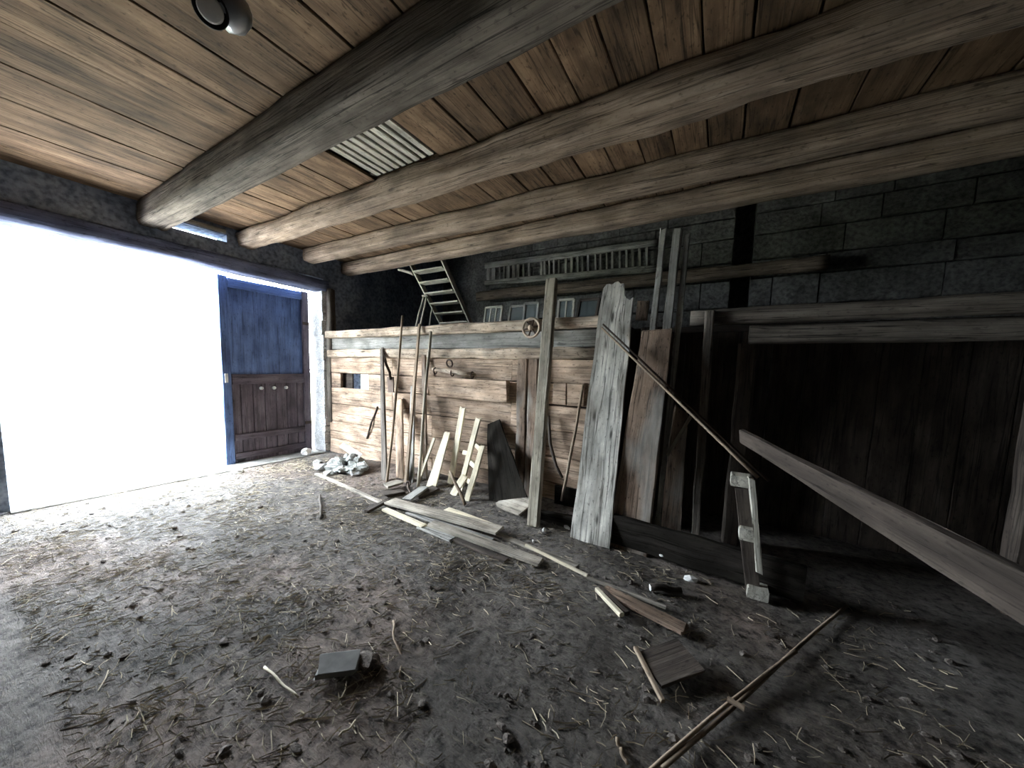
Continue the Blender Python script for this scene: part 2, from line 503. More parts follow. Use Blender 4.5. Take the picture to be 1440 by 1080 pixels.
def fh(x, y):
    """height of the earth floor"""
    h = 0.018 * MN.noise(V((x * 1.1, y * 1.1, 3))) + 0.010 * MN.noise(V((x * 4.2, y * 4.2, 7))) + 0.005 * MN.noise(V((x * 11, y * 11, 1)))
    h *= ss(-6.2, -5.6, x)
    h -= .03 * (1 - ss(-6.3, -5.7, x))
    h += 0.06 * ss(3.05, 3.6, y) * ss(-5.6, -3.5, x) * (1 - ss(-0.9, -.2, x))
    h += 0.05 * math.exp(-((x + 1.9) ** 2 / 0.5 + (y - 3.1) ** 2 / 0.06)) + 0.045 * math.exp(-((x + 0.75) ** 2 / 0.35 + (y - 2.72) ** 2 / 0.05))
    return h


def P(u, v, dz=0.0):
    """point of the floor seen at a pixel"""
    p = onF(u, v, 0)
    for _ in range(3): p = onF(u, v, fh(p.x, p.y))
    p.z += dz
    return p


def floor():
    nx, ny = 300, 270
    x0, x1, y0, y1 = XL - .25, XR + .1, YF - .1, YB + .1
    xs = np.linspace(x0, x1, nx); ys = np.linspace(y0, y1, ny)
    vs = [(x, y, fh(x, y)) for y in ys for x in xs]
    fs = [(j * nx + i, j * nx + i + 1, (j + 1) * nx + i + 1, (j + 1) * nx + i) for j in range(ny - 1) for i in range(nx - 1)]
    me = bpy.data.meshes.new('floor'); me.from_pydata(vs, [], fs)
    me.polygons.foreach_set('use_smooth', [True] * len(fs))
    me.materials.append(M['earth'])
    o = bpy.data.objects.new('floor', me); COL.objects.link(o)
    tag(o, 'trodden earth floor of the barn', kind='structure')


floor()

# left wall: wall with the wide gateway, a slit above the lintel and a small window far back
W = MB()
T = 0.35
def wl(y0, y1, z0, z1, s): W.box(XL - T, XL, y0, y1, z0, z1, seed=s, ch=0.004)
wl(YF - .3, GATE0, 0, 5.2, 1)
wl(GATE0, GATE1, 3.12, 3.30, 2)
wl(GATE0, 1.55, 3.30, 5.2, 3); wl(2.32, GATE1, 3.30, 5.2, 4); wl(1.55, 2.32, 3.40, 5.2, 5)
wl(GATE1, 4.45, 0, 5.2, 6); wl(4.45, 5.05, 0, 1.0, 7); wl(4.45, 5.05, 1.75, 5.2, 8); wl(5.05, 7.2, 0, 5.2, 9)
tag(W.build('wall_left', M['flare_plaster']), 'plastered end wall around the gateway, flare and sky blue put into its colour', kind='structure')

W = MB()
W.box(XL, XR + .3, YF - .3, YF, 0, 5.2, seed=1)
tag(W.build('wall_front', M['darkstone']), 'stone wall behind the camera', kind='structure')
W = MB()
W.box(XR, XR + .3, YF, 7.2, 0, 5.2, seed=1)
tag(W.build('wall_right', M['darkstone']), 'dark stone wall at the far right', kind='structure')

# back wall of the loft: courses of squared stone with open joints
W = MB()
rng = random.Random(4)
z = 0.0
k = 0
while z < 5.1:
    hh = rng.choice([.28, .33, .38, .24])
    x = -4.05
    while x < XR:
        ww = rng.uniform(.45, 1.15)
        x2 = min(XR, x + ww)
        if x2 - x < .15: x2 = XR
        slot = (x < .26 and x2 > .03 and z > 2.5 and z < 4.2)
        segs = [(x, x2)]
        if slot: segs = [(x, max(x, .03)), (min(x2, .26), x2)]
        for a_, b_ in segs:
            if b_ - a_ > .04:
                W.box(a_ + .006, b_ - .006, YB + rng.uniform(0, .02), YB + .4, z + .006, z + hh - .006, along=0, seed=k, ch=.015, jit=.008); k += 1
        x = x2
    z += hh
W.box(-4.05, XR, YB + .34, YB + .5, 0, 5.2, seed=99)
W.box(XL, -4.05, 6.8, 7.1, 0, 5.2, seed=98)
W.box(-4.06, -3.9, YB + .35, 7.0, 0, 5.2, seed=97)
tag(W.build('wall_back', M['stone']), 'grey stone wall at the back of the loft', kind='structure')

# ceiling boards, running across the beams
W = MB()
rng = random.Random(11)
gaps_c = [-6.25, -5.9, -5.55, -5.15, -4.78, -4.38, -3.97, -3.62, -3.2, -2.32, -1.9, -1.60, -1.28, -0.99, -0.72, -0.47, -0.22, 0.02, .32, .66, 1.0, 1.4, 1.8, 2.2, 2.6, 3.05, 3.5, 4.05]
gaps_n = [-6.25, -5.8, -5.3, -4.75, -4.2, -3.7, -3.25, -2.85, -2.44, -2.05, -1.62, -1.15, -.7, -.2, .35, .85, 1.4, 1.9, 2.5, 3.0, 3.5, 4.05]
for i in range(len(gaps_c) - 1):
    a_, b_ = gaps_c[i], gaps_c[i + 1]
    if (a_, b_) == (-3.2, -2.32): 
        W.plank(((a_ + b_) / 2, 2.5, ZC + .02), ((a_ + b_) / 2, 4.33, ZC + .02), b_ - a_ - .02, .03, V((0, 0, 1)), seed=300 + i, jit=.002)
        continue
    g = rng.choice([.008, .012, .016, .02])
    W.plank(((a_ + b_) / 2, 1.56, ZC + .02 + rng.uniform(-.004, .008)), ((a_ + b_) / 2, 4.33, ZC + .02 + rng.uniform(-.004, .008)), b_ - a_ - g, .03, V((0, 0, 1)), seed=200 + i, jit=.003)
for i in range(len(gaps_n) - 1):
    a_, b_ = gaps_n[i], gaps_n[i + 1]
    g = rng.choice([.008, .012, .018])
    W.plank(((a_ + b_) / 2, YF, ZC + .02 + rng.uniform(-.004, .008)), ((a_ + b_) / 2, 1.56, ZC + .02 + rng.uniform(-.004, .008)), b_ - a_ - g, .03, V((0, 0, 1)), seed=250 + i, jit=.003)
tag(W.build('ceiling', M['ceil']), 'warm brown board ceiling', kind='structure')
W = MB()
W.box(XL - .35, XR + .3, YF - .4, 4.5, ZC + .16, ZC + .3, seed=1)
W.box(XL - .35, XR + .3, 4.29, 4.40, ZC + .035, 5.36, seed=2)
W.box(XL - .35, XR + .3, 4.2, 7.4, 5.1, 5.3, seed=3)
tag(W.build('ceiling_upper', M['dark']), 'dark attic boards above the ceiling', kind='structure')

W = MB()  # dark partition added to keep the stall interior black
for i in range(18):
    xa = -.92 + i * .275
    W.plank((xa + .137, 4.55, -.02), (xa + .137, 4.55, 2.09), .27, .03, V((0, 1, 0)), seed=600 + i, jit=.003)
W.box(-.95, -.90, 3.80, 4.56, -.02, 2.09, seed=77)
tag(W.build('wall_middle', M['dark']), 'dark boards added inside the stall on the right to deepen its shade', kind='structure')

# upper floor over the stall
W = MB()
W.box(XL, -.95, YW + .02, 7.0, 2.08, 2.15, along=0, seed=1)
W.box(-.95, XR, 4.5, YB + .3, 2.08, 2.15, along=0, seed=2)
tag(W.build('floor_upper', M['dark']), 'loft floor above the stall', kind='structure')

# gateway
W = MB()
W.log((XL - .1, GATE0 - .2, 3.02), (XL - .1, 3.78, 3.0), .34, .20, seed=3, rough=.012, p=6)
tag(W.build('trim_1', M['lintel']), 'bluish timber lintel across the top of the gateway', kind='structure')
W = MB()
rng = random.Random(3)
zz = 0.0
while zz < 2.9:
    h = rng.uniform(.12, .26)
    W.box(XL - .35, XL + .03 + rng.uniform(-.01, .015), GATE1 - .03 + rng.uniform(-.012, .012), GATE1 + .06, zz, min(2.92, zz + h), along=1, seed=int(zz * 100), ch=.02, jit=.012)
    zz += h
tag(W.build('trim_2', M['white']), 'whitewashed rough stone jamb right of the gate leaf', kind='structure')
W = MB()
W.stick((XL + .075, 3.77, .55), (XL + .075, 3.79, 2.95), .05, .05, seed=8, square=.2)
W.stick((XL + .04, 3.87, 1.45), (XL + .04, 3.87, 2.95), .035, .03, seed=9)
tag(W.build('trim_3', M['beamdark']), 'dark timber upright beside the whitewashed jamb', kind='structure')
W = MB()
W.box(XL - .4, XL + .05, GATE0, GATE1, -.10, -.005, along=1, seed=4, ch=.01)
tag(W.build('trim_4', M['grey']), 'worn stone threshold of the gateway', kind='structure')

D = empty('door_1', (XL - .34, 2.28, -.05)); tag(D, 'weathered barn gate leaf, flare blue tinted into its upper half, plank lower half', kind='structure')
xd = XL - .34
y0, y1 = 2.30, 3.62
W = MB(); W.plank((xd - .02, (y0 + y1) / 2, 1.3), (xd - .02, (y0 + y1) / 2, 2.86), y1 - y0 - .1, .03, V((1, 0, 0)), seed=1, jit=.002); W.build('upper_panel', M['door'], D)
W = MB()
nb = 7
for i in range(nb):
    ya = y0 + .06 + (y1 - y0 - .12) * i / nb; yb = y0 + .06 + (y1 - y0 - .12) * (i + 1) / nb
    W.plank((xd - .015, (ya + yb) / 2, -.03), (xd - .015, (ya + yb) / 2, 1.3), yb - ya - .008, .03, V((1, 0, 0)), seed=20 + i, jit=.002)
W.plank((xd - .045, (y0 + y1) / 2, -.05), (xd - .045, (y0 + y1) / 2, 1.36), y1 - y0, .03, V((1, 0, 0)), seed=19, jit=0)
W.build('lower_panel', M['doorlow'], D)
for yy, w_ in ((y0 + .05, .12), (y1 - .06, .12)):
    W = MB(); W.plank((xd + .012, yy, -.05), (xd + .012, yy, 2.89), w_, .05, V((1, 0, 0)), seed=int(yy * 10), jit=.004); W.build('stile', M['doorlow' if yy > 3.3 else 'door'], D)
for zz, w_, mt in ((2.80, .14, 'door'), (1.33, .16, 'doorlow'), (.40, .10, 'doorlow'), (.1, .1, 'doorlow')):
    W = MB(); W.plank((xd + .012, y0 + .12, zz), (xd + .012, y1 - .12, zz + .01), w_, .04, V((1, 0, 0)), seed=int(zz * 50), jit=.004); W.build('rail', M[mt], D)
for yy in (2.82, 3.01, 3.20):
    W = MB(); W.lathe((xd + .0, yy, 1.18), (1, 0, 0), [(0, .028), (.03, .028), (.045, .018)], 12); tag(W.build('bolt_head', M['plasterbit'], D), 'pale round bolt head')
W = MB(); W.lathe((xd + .002, 2.50, .08), (1, 0, 0), [(0, .075), (.008, .075), (.02, .06)], 20); tag(W.build('cat_hole_disc', M['black'], D), 'black disc standing for the round cat hole')  # cat hole drawn as a black disc on the leaf
W = MB(); W.box(xd + .03, xd + .05, y0 + .02, y0 + .06, 1.28, 1.42, seed=2); tag(W.build('latch_plate', M['plasterbit'], D), 'worn pale latch plate')
W = MB(); W.box(xd + .035, xd + .05, 3.50, 3.61, 2.3, 2.35, seed=2); W.build('hinge', M['iron'], D)
W = MB(); W.box(xd + .035, xd + .05, 3.50, 3.61, .5, .55, seed=2); W.build('hinge', M['iron'], D)

# stall wall: horizontal boards with an opening near the left end
W = MB()
rng = random.Random(8)
rows = [(-.02, .26), (.26, .58), (.58, .9), (.9, 1.2), (1.2, 1.46), (1.46, 1.74)]
for i, (za, zb) in enumerate(rows):
    cuts = [-6.15, -4.45, -2.25, -.95] if i % 2 else [-6.15, -3.6, -2.05, -.95]
    for j in range(len(cuts) - 1):
        xa, xb = cuts[j], cuts[j + 1]
        pieces = [(xa, xb)]
        if i == 4 and j == 0: pieces = [(-6.15, -5.8), (-5.05, xb)]
        for (pa, pb) in pieces:
            W.plank((pa + .004, YW + .03 + rng.uniform(-.006, .006), (za + zb) / 2), (pb - .004, YW + .03 + rng.uniform(-.006, .006), (za + zb) / 2 + rng.uniform(-.01, .01)), zb - za - .008, .05, V((0, 1, 0)), seed=40 + i * 5 + j, jit=.006, rag=.006)
tag(W.build('wall_middle', M['wall']), 'board front of the stall under the loft ledge', kind='structure')
W = MB()  # backing added so light cannot leak through the board seams
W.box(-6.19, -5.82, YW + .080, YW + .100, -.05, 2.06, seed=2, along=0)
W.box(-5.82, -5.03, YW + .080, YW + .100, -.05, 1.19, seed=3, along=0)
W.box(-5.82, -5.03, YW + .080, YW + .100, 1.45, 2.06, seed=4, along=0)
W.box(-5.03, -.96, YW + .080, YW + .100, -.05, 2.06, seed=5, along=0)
tag(W.build('wall_middle', M['dark']), 'dark backing added behind the stall front to block light through the seams', kind='structure')
W = MB()
W.plank((-5.84, YW + .114, 1.31), (-5.60, YW + .114, 1.31), .34, .03, V((0, 1, 0)), seed=3)
tag(W.build('hatch_slide', M['dark']), 'dark sliding board half closing the bright hole in the stall wall', 'hatch')

# ------------------------------------------------------------------ timbers of the stall front
W = MB(); W.plank((-6.1, 3.72, 2.125), (-1.86, 3.72, 2.135), .11, .13, V((0, 0, 1)), seed=2, jit=.014, rag=.02, ch=.02)
tag(W.build('ledge_board', M['ledge']), 'long chewed pale ledge board topping the stall wall left of the grey post', 'ledge')
W = MB(); W.plank((-1.66, 3.72, 2.14), (-.98, 3.72, 2.145), .11, .12, V((0, 0, 1)), seed=3, jit=.012, rag=.02, ch=.02)
tag(W.build('ledge_board', M['ledge']), 'short ledge board between the grey post and the wide silver plank', 'ledge')
W = MB(); W.plank((-6.12, 3.80, 1.975), (-1.72, 3.80, 1.975), .20, .05, V((0, 1, 0)), seed=4, jit=.006)
tag(W.build('fascia_board', M['grey']), 'long smooth grey board under the left ledge', 'board')
W = MB(); W.plank((-1.70, 3.79, 1.975), (-.97, 3.79, 1.975), .20, .05, V((0, 1, 0)), seed=5, jit=.006)
tag(W.build('fascia_board', M['grey']), 'short grey board under the right ledge beside the silver plank', 'board')
W = MB(); W.plank((-6.1, 3.74, 1.80), (-.97, 3.74, 1.805), .13, .09, V((0, 1, 0)), seed=6, jit=.014, ch=.02)
tag(W.build('rail_timber', M['ledge']), 'long gnawed pale rail running below the grey board', 'rail')
W = MB(); W.plank(onY(604, 543, 3.69), onY(714, 551, 3.69), .27, .05, V((0, 1, 0)), seed=7, jit=.008, rag=.02)
tag(W.build('manger_board', M['wall']), 'thick tan board nailed to the stall wall left of the double post', 'board')
W = MB(); W.plank(onY(778, 553, 3.69), onY(796, 554, 3.69), .25, .05, V((0, 1, 0)), seed=8, jit=.008, rag=.015)
tag(W.build('manger_board', M['wall']), 'short tan board on the wall just right of the grey post', 'board')
W = MB(); W.plank(onY(799, 554, 3.69), onY(823, 555, 3.69), .25, .05, V((0, 1, 0)), seed=9, jit=.008, rag=.015)
tag(W.build('manger_board', M['wall']), 'short tan board on the wall against the silver plank', 'board')
for i, (u, w_, lab) in enumerate(((733, .13, 'left half of the brown double post on the stall wall'), (748, .13, 'right half of the brown double post behind the grey post'))):
    q = onY(u, 600, 3.68)
    W = MB(); W.plank((q.x, 3.69, .02), (q.x, 3.69, 1.735), w_, .07, V((0, 1, 0)), seed=60 + i, jit=.01)
    tag(W.build('wall_post', M['brown']), lab, 'post')
# stall uprights and lintels on the right
W = MB(); W.log((-.28, 3.78, 2.14), (XR - .02, 3.78, 2.15), .16, .14, seed=21, rough=.012)
tag(W.build('stall_lintel', M['beamdark']), 'upper lintel timber of the dark stall on the right', 'beam')
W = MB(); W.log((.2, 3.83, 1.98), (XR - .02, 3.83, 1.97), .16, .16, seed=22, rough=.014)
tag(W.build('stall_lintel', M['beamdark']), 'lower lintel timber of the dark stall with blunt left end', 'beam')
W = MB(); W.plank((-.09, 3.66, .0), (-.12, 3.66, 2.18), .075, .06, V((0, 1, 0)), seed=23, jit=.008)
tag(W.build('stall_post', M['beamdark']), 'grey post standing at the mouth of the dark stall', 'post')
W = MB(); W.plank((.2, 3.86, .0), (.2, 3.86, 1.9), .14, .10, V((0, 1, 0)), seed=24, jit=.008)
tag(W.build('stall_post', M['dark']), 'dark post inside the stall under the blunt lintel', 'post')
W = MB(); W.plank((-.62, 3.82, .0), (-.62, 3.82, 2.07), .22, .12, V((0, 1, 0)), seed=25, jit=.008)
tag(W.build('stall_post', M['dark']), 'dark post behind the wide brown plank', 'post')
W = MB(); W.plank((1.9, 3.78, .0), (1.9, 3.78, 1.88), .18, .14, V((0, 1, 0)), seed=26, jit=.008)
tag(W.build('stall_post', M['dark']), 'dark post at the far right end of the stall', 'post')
# low boarded front of the dark stall
q0, q1 = P(762, 756), P(1062, 797)
W = MB()
W.plank((-1.62, 3.22, .05), (-.55, 3.18, .14), .13, .05, V((0, 1, 0.1)), seed=27, jit=.01, w1=.2)
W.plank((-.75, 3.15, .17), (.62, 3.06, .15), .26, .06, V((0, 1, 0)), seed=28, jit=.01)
tag(W.build('stall_sill', M['timber_shade']), 'low dark sill beam lying along the foot of the dark stall', 'beam')

# ------------------------------------------------------------------ ceiling beams
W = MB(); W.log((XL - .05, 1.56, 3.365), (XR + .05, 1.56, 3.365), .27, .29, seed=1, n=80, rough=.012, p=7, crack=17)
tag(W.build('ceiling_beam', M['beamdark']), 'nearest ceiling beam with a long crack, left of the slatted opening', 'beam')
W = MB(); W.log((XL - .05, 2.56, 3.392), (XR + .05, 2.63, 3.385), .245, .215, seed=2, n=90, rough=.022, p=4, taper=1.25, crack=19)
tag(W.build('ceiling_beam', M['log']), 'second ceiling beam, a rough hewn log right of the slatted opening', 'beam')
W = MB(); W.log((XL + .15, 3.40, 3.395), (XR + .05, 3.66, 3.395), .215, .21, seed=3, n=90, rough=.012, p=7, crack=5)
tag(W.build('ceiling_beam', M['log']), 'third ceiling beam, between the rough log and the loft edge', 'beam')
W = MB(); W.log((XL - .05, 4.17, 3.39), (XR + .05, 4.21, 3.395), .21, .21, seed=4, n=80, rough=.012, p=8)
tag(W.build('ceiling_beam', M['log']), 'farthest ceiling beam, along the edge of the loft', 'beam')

# slatted opening in the ceiling
G = empty('ceiling_grille', (-2.76, 2.08, ZC)); tag(G, 'rows of pale slats closing an opening between the first two beams', 'grille')
W = MB()
ns = 9
for i in range(ns):
    x = -3.14 + .80 * (i + .5) / ns
    W.plank((x, 1.70, ZC + .015), (x + .01, 2.45, ZC + .015), .062 - .012 * (i % 3 == 1), .02, V((0, 0, 1)), seed=70 + i, jit=.003)
W.build('slats', M['stair'], G)
for ya_ in (1.66, 2.42):
    W = MB(); W.box(-3.2, -2.33, ya_, ya_ + .04, ZC + .028, ZC + .06, along=0, seed=2); W.build('batten', M['dark'], G)
# slats in the slit above the gateway
W = MB(); W.plank((XL + .02, 1.5, 3.44), (XL + .02, 2.30, 3.435), .05, .03, V((1, 0, 0)), seed=5, jit=.003)
tag(W.build('slit_batten', M['stair']), 'pale batten over the bright slit above the gateway lintel', 'batten')

# ------------------------------------------------------------------ loft
L0 = empty('loft_stair', (-4.36, 5.2, 2.15)); tag(L0, 'pale open loft stair rising behind the ledge', 'stair')
dv = V((0, -.71, .845)).normalized()
lb, rb = V((-4.68, 5.1, 2.47)), V((-3.98, 5.1, 2.47))
for p in (lb, rb):
    W = MB(); W.plank(p - dv * .41, p + dv * 1.22, .09, .03, V((1, 0, 0)), seed=int(p.x * -10), jit=.002)
    W.build('stringer', M['stair'], L0)
for i in range(7):
    c = lb + dv * (-.03 + .205 * i)
    W = MB(); W.plank((lb.x + .02, c.y, c.z), (rb.x - .02, c.y, c.z), .17, .025, V((0, 0, 1)), seed=80 + i, jit=.002)
    W.build('tread', M['stair'], L0)
W = MB(); W.stick(V((-4.72, 4.45, 3.21)), V((-5.0, 4.36, 3.30)), .03, .02, seed=5)
tag(W.build('hook_rail', M['stair'], L0), 'short pale rail sticking out at the top')
# fork leaning beside the stair
K = empty('hay_fork', (-4.75, 4.6, 2.15)); tag(K, 'pale two-railed wooden hay fork leaning left of the loft stair', 'fork')
pt = onY(596, 416, 4.7)
W = MB(); W.stick(pt, (onY(581, 455, 4.5).x, 4.5, 2.15), .016, .016, seed=2); W.build('tine', M['stair'], K)
W = MB(); W.stick(pt + V((.07, 0, 0)), (onY(581, 455, 4.5).x + .13, 4.5, 2.15), .016, .016, seed=3); W.build('tine', M['stair'], K)
W = MB(); W.stick(pt + V((-.03, 0, 0)), pt + V((.10, 0, 0)), .018, .018, n=3, seed=4); W.build('bridge', M['stair'], K)
W = MB(); W.stick(onY(608, 432, 4.8), (onY(601, 450, 4.7).x, 4.7, 2.15), .012, .012, seed=6)
tag(W.build('loft_stick', M['stair']), 'thin pale stick between the hay fork and the loft stair', 'stick')


def sash(u0, u1, y, h, lean, lab, mat, pane_n=1, tilt=0.0):
    a = onY(u0, 440, y).x; b = onY(u1, 440, y).x
    o = empty('window_sash', ((a + b) / 2, y, 2.15)); tag(o, lab, 'window sash', 'old window sashes on the loft')
    f = MB(); n = V((0, -1, lean)).normalized(); upv = V((tilt, lean, 1)).normalized()
    bl, br = V((a, y, 2.15)), V((b, y, 2.15))
    tl, tr = bl + upv * h, br + upv * h
    fw_ = .035
    for p, q in ((bl, br), (tl, tr), (bl, tl), (br, tr)):
        f.plank(p, q, fw_, .03, n, seed=int(abs(p.x + q.z) * 30), jit=.002)
    for k in range(1, pane_n):
        t = k / pane_n; f.plank(bl.lerp(br, t), tl.lerp(tr, t), .02, .02, n, seed=k, jit=.001)
    f.build('frame', mat, o)
    g = MB(); c0 = (bl + br) / 2; c1 = (tl + tr) / 2
    g.plank(c0 + upv * .015, c1 - upv * .015, (br - bl).length - .02, .004, n, seed=1, jit=0, seg=2)
    g.build('pane', M['glass'], o)


sash(679, 702, 4.5, .41, .12, 'small pale window sash nearest the loft stair', M['stair'], 3, .06)
sash(713, 734, 4.55, .42, .2, 'grey window sash second from the loft stair', M['grey'], 1, .05)
sash(736, 755, 4.45, .41, .1, 'dark window sash standing left of the grey post', M['grey'], 1)
sash(784, 805, 4.5, .43, .1, 'pale window sash just right of the grey post', M['stair'], 2)
sash(809, 836, 4.4, .40, .2, 'dark tilted window sash beside the silver plank', M['dark'], 1, .08)
W = MB(); q = onY(902, 425, 3.85); W.plank((q.x, 3.9, 2.16), (q.x + .01, 3.9, 2.36), .12, .03, V((0, 1, 0)), seed=3)
tag(W.build('board_offcut', M['brown']), 'small brown board end behind the top of the silver plank', 'board')

# hay rack along the back wall
H = empty('hay_rack', (-2.5, 5.7, 3.2)); tag(H, 'old hay rack with upright bars along the back wall of the loft', 'hay rack')
W = MB(); W.log(onY(683, 384, 5.7) + V((0, 0, .13)), onY(925, 341, 5.7), .09, .10, seed=5, n=20, rough=.008); W.build('top_rail', M['grey'], H)
W = MB(); W.log(onY(683, 398, 5.7), onY(925, 378, 5.7), .09, .10, seed=6, n=20, rough=.008); W.build('bottom_rail', M['grey'], H)
rng = random.Random(2)
ub = [688, 697, 708, 716, 723, 732, 739, 748, 757, 776, 781, 788, 795, 802, 812, 820, 828, 834, 842, 852, 858, 866, 873, 882, 890, 897, 905, 913]
for i, u in enumerate(ub):
    t = (u - 683) / 242
    p0 = onY(683, 398, 5.7).lerp(onY(925, 378, 5.7), t); p1 = (onY(683, 384, 5.7) + V((0, 0, .13))).lerp(onY(925, 341, 5.7), t)
    W = MB(); W.plank(p0 + V((0, 0, .03)), p1 - V((0, 0, .03)), rng.uniform(.035, .09) if u < 740 else rng.uniform(.025, .05), .025, V((0, 1, 0)), seed=i, jit=.003)
    W.build('bar', M['grey'], H)
W = MB(); W.log(onY(672, 417, 5.62), onY(1165, 369, 5.62), .14, .17, seed=7, n=40, rough=.016, p=2.6)
tag(W.build('wall_timber', M['beam']), 'long round timber along the back wall below the hay rack', 'beam')
W = MB(); W.log(onY(690, 362, 5.72) + V((0, 0, .2)), onY(1035, 300, 5.72) + V((0, 0, .25)), .12, .2, seed=8, n=40, rough=.016, p=4)
tag(W.build('wall_timber', M['grey']), 'squared grey timber along the back wall above the hay rack', 'beam')

# wheel hanging on the ledge
WH = empty('pulley_wheel', onY(747, 461, 3.62)); tag(WH, 'small spoked wheel hanging on the ledge beside the grey post', 'wheel')
c = onY(747, 461, 3.635)
W = MB(); W.torus(c, (0, 1, 0), .108, .016); W.build('rim', M['ledge'], WH)
W = MB(); W.lathe(c + V((0, .02, 0)), (0, -1, 0), [(0, .03), (.05, .03), (.06, .018)], 14); W.build('hub', M['ledge'], WH)
for k in range(6):
    an = k * math.pi / 3 + .2
    W = MB(); W.stick(c, c + V((math.cos(an), 0, math.sin(an))) * .105, .010, .010, n=2, wob=0, seed=k); W.build('spoke', M['iron'], WH)
W = MB(); W.lathe(c + V((0, .035, 0)), (0, 1, 0), [(-.03, .008), (.05, .008)], 8); W.build('peg', M['iron'], WH)

# yoke hanging on the wall
Yk = empty('swingle_bar', onY(640, 524, 3.66)); tag(Yk, 'wooden swingle bar with iron hooks hanging across the stall wall', 'harness bar')
W = MB(); W.pole([onY(608, 519, 3.66), onY(625, 521, 3.64), onY(645, 524, 3.64), onY(668, 527, 3.66)], [.022, .034, .034, .022], seed=3); W.build('bar', M['ledge'], Yk)
for u, v in ((612, 520), (636, 523), (664, 526)):
    c = onY(u, v, 3.645)
    W = MB(); W.torus(c + V((0, 0, -.015)), (1, .2, 0), .042, .009, 16, 6); W.build('hook', M['iron'], Yk)
W = MB(); W.torus(onY(632, 511, 3.66), (0, 1, .2), .05, .012, 16, 6)
tag(W.build('iron_ring', M['iron']), 'rusty iron ring on the wall above the swingle bar', 'ring')

# ------------------------------------------------------------------ things leaning on the stall wall
def lean(name, b, t, yt, w, th, mat, lab, cat='board', seed=0, w1=None, rag=.01, yb=None, rnd=False, bow=0.0, sink=.01, foot=False, **k):
    p0 = P(*b) if yb is None else onY(b[0], b[1], yb)
    p1 = onY(t[0], t[1], yt)
    d = (p1 - p0).normalized()
    if foot: p0 = p0 - d * ((p0.z - .03) / d.z)
    p0 = p0 - d * sink
    m = MB()
    if rnd: m.stick(p0, p1, w / 2, (w1 or w) / 2, n=10, seed=seed, wob=.02, **k)
    else: m.plank(p0, p1, w, th, V((0, -1, .15)), seed=seed, w1=w1, rag=rag, bow=bow, **k)
    return tag(m.build(name, M[mat]), lab, cat)


lean('leaning_post', (750, 738), (776, 393), 3.70, .125, .07, 'post', 'tall narrow grey post leaning beside the small spoked wheel', 'post', 3, rag=.006, w1=.13)
# wide silver plank with a broken top
B0, B1 = P(829, 763), onY(871, 398, 3.72)
m_ = MB()
d = (B1 - B0).normalized(); wv = V((1, 0, 0)) - d * d.x; wv.normalize()
nseg = 26
rng = random.Random(6)
vs, fs, gcs = [], [], []
nv = 12
for i in range(nseg + 1):
    t = i / nseg
    half = .185 - .02 * t
    for j in range(nv):
        x = -half + 2 * half * j / (nv - 1)
        L_ = (B1 - B0).length
        brk = L_ * (1 - .0 * t) - (0 if x < .05 else .17 + .12 * (x - .05)) - (.03 * abs(MN.noise(V((x * 40, 2, 5)))) + .02 * math.sin(x * 60))
        if x < -.10: brk -= (-.10 - x) * .7
        s = brk * t
        edge = .012 * MN.noise(V((s * 2.5, x * 3, 4)))
        for sd in (-1, 1):
            vs.append(B0 + d * s + wv * (x + edge) + V((0, -1, .15)).normalized() * (sd * .02 + .006 * MN.noise(V((s * 2, x * 6, 8)))))
            gcs.append(V((s + 3.3, x + 7.7, sd * .02)))
st = nv * 2
for i in range(nseg):
    for j in range(nv - 1):
        for sd in (0, 1):
            q = [i * st + j * 2 + sd, i * st + (j + 1) * 2 + sd, (i + 1) * st + (j + 1) * 2 + sd, (i + 1) * st + j * 2 + sd]
            fs.append(tuple(q if sd else q[::-1]))
    for j in (0, nv - 1):
        q = [i * st + j * 2, i * st + j * 2 + 1, (i + 1) * st + j * 2 + 1, (i + 1) * st + j * 2]
        fs.append(tuple(q if j == 0 else q[::-1]))
for i in (0, nseg):
    for j in range(nv - 1):
        q = [i * st + j * 2, i * st + (j + 1) * 2, i * st + (j + 1) * 2 + 1, i * st + j * 2 + 1]
        fs.append(tuple(q if i else q[::-1]))
m_.add(vs, fs, gcs, .6)
tag(m_.build('wide_plank', M['silver']), 'wide silver-grey plank with a broken top leaning on the ledge', 'plank')
lean('wide_plank', (882, 773), (924, 468), 3.56, .35, .05, 'brown', 'wide brown plank leaning right of the silver plank', 'plank', 12, w1=.27, rag=.05, jit=.01)
lean('tall_lath', (893, 690), (934, 322), 3.84, .06, .05, 'grey', 'leftmost of the tall thin laths rising behind the brown plank', 'lath', 31, rag=.02, yb=3.40, jit=.007, foot=True)
lean('tall_lath', (913, 690), (953, 324), 3.84, .08, .04, 'grey', 'middle one of the tall thin laths rising behind the brown plank', 'lath', 32, rag=.02, yb=3.45, jit=.007, foot=True)
lean('tall_lath', (930, 690), (967, 330), 3.86, .05, .04, 'grey', 'rightmost of the tall thin laths rising behind the brown plank', 'lath', 33, rag=.02, yb=3.5, jit=.007, foot=True)
lean('thin_stick', (790, 703), (821, 540), 3.68, .035, .03, 'tool', 'thin brown stick leaning left of the silver plank', 'stick', 34, rnd=True, yb=3.6)
W = MB(); q0_, q1_ = onY(776, 600, 3.66), onY(790, 655, 3.64)
W.pole([onY(771, 585, 3.68), onY(774, 625, 3.66), onY(782, 655, 3.63), onY(791, 672, 3.6)], [.02, .02, .018, .014], seed=9)
tag(W.build('curved_stick', M['dark']), 'dark curved stick behind the tall grey post', 'stick')

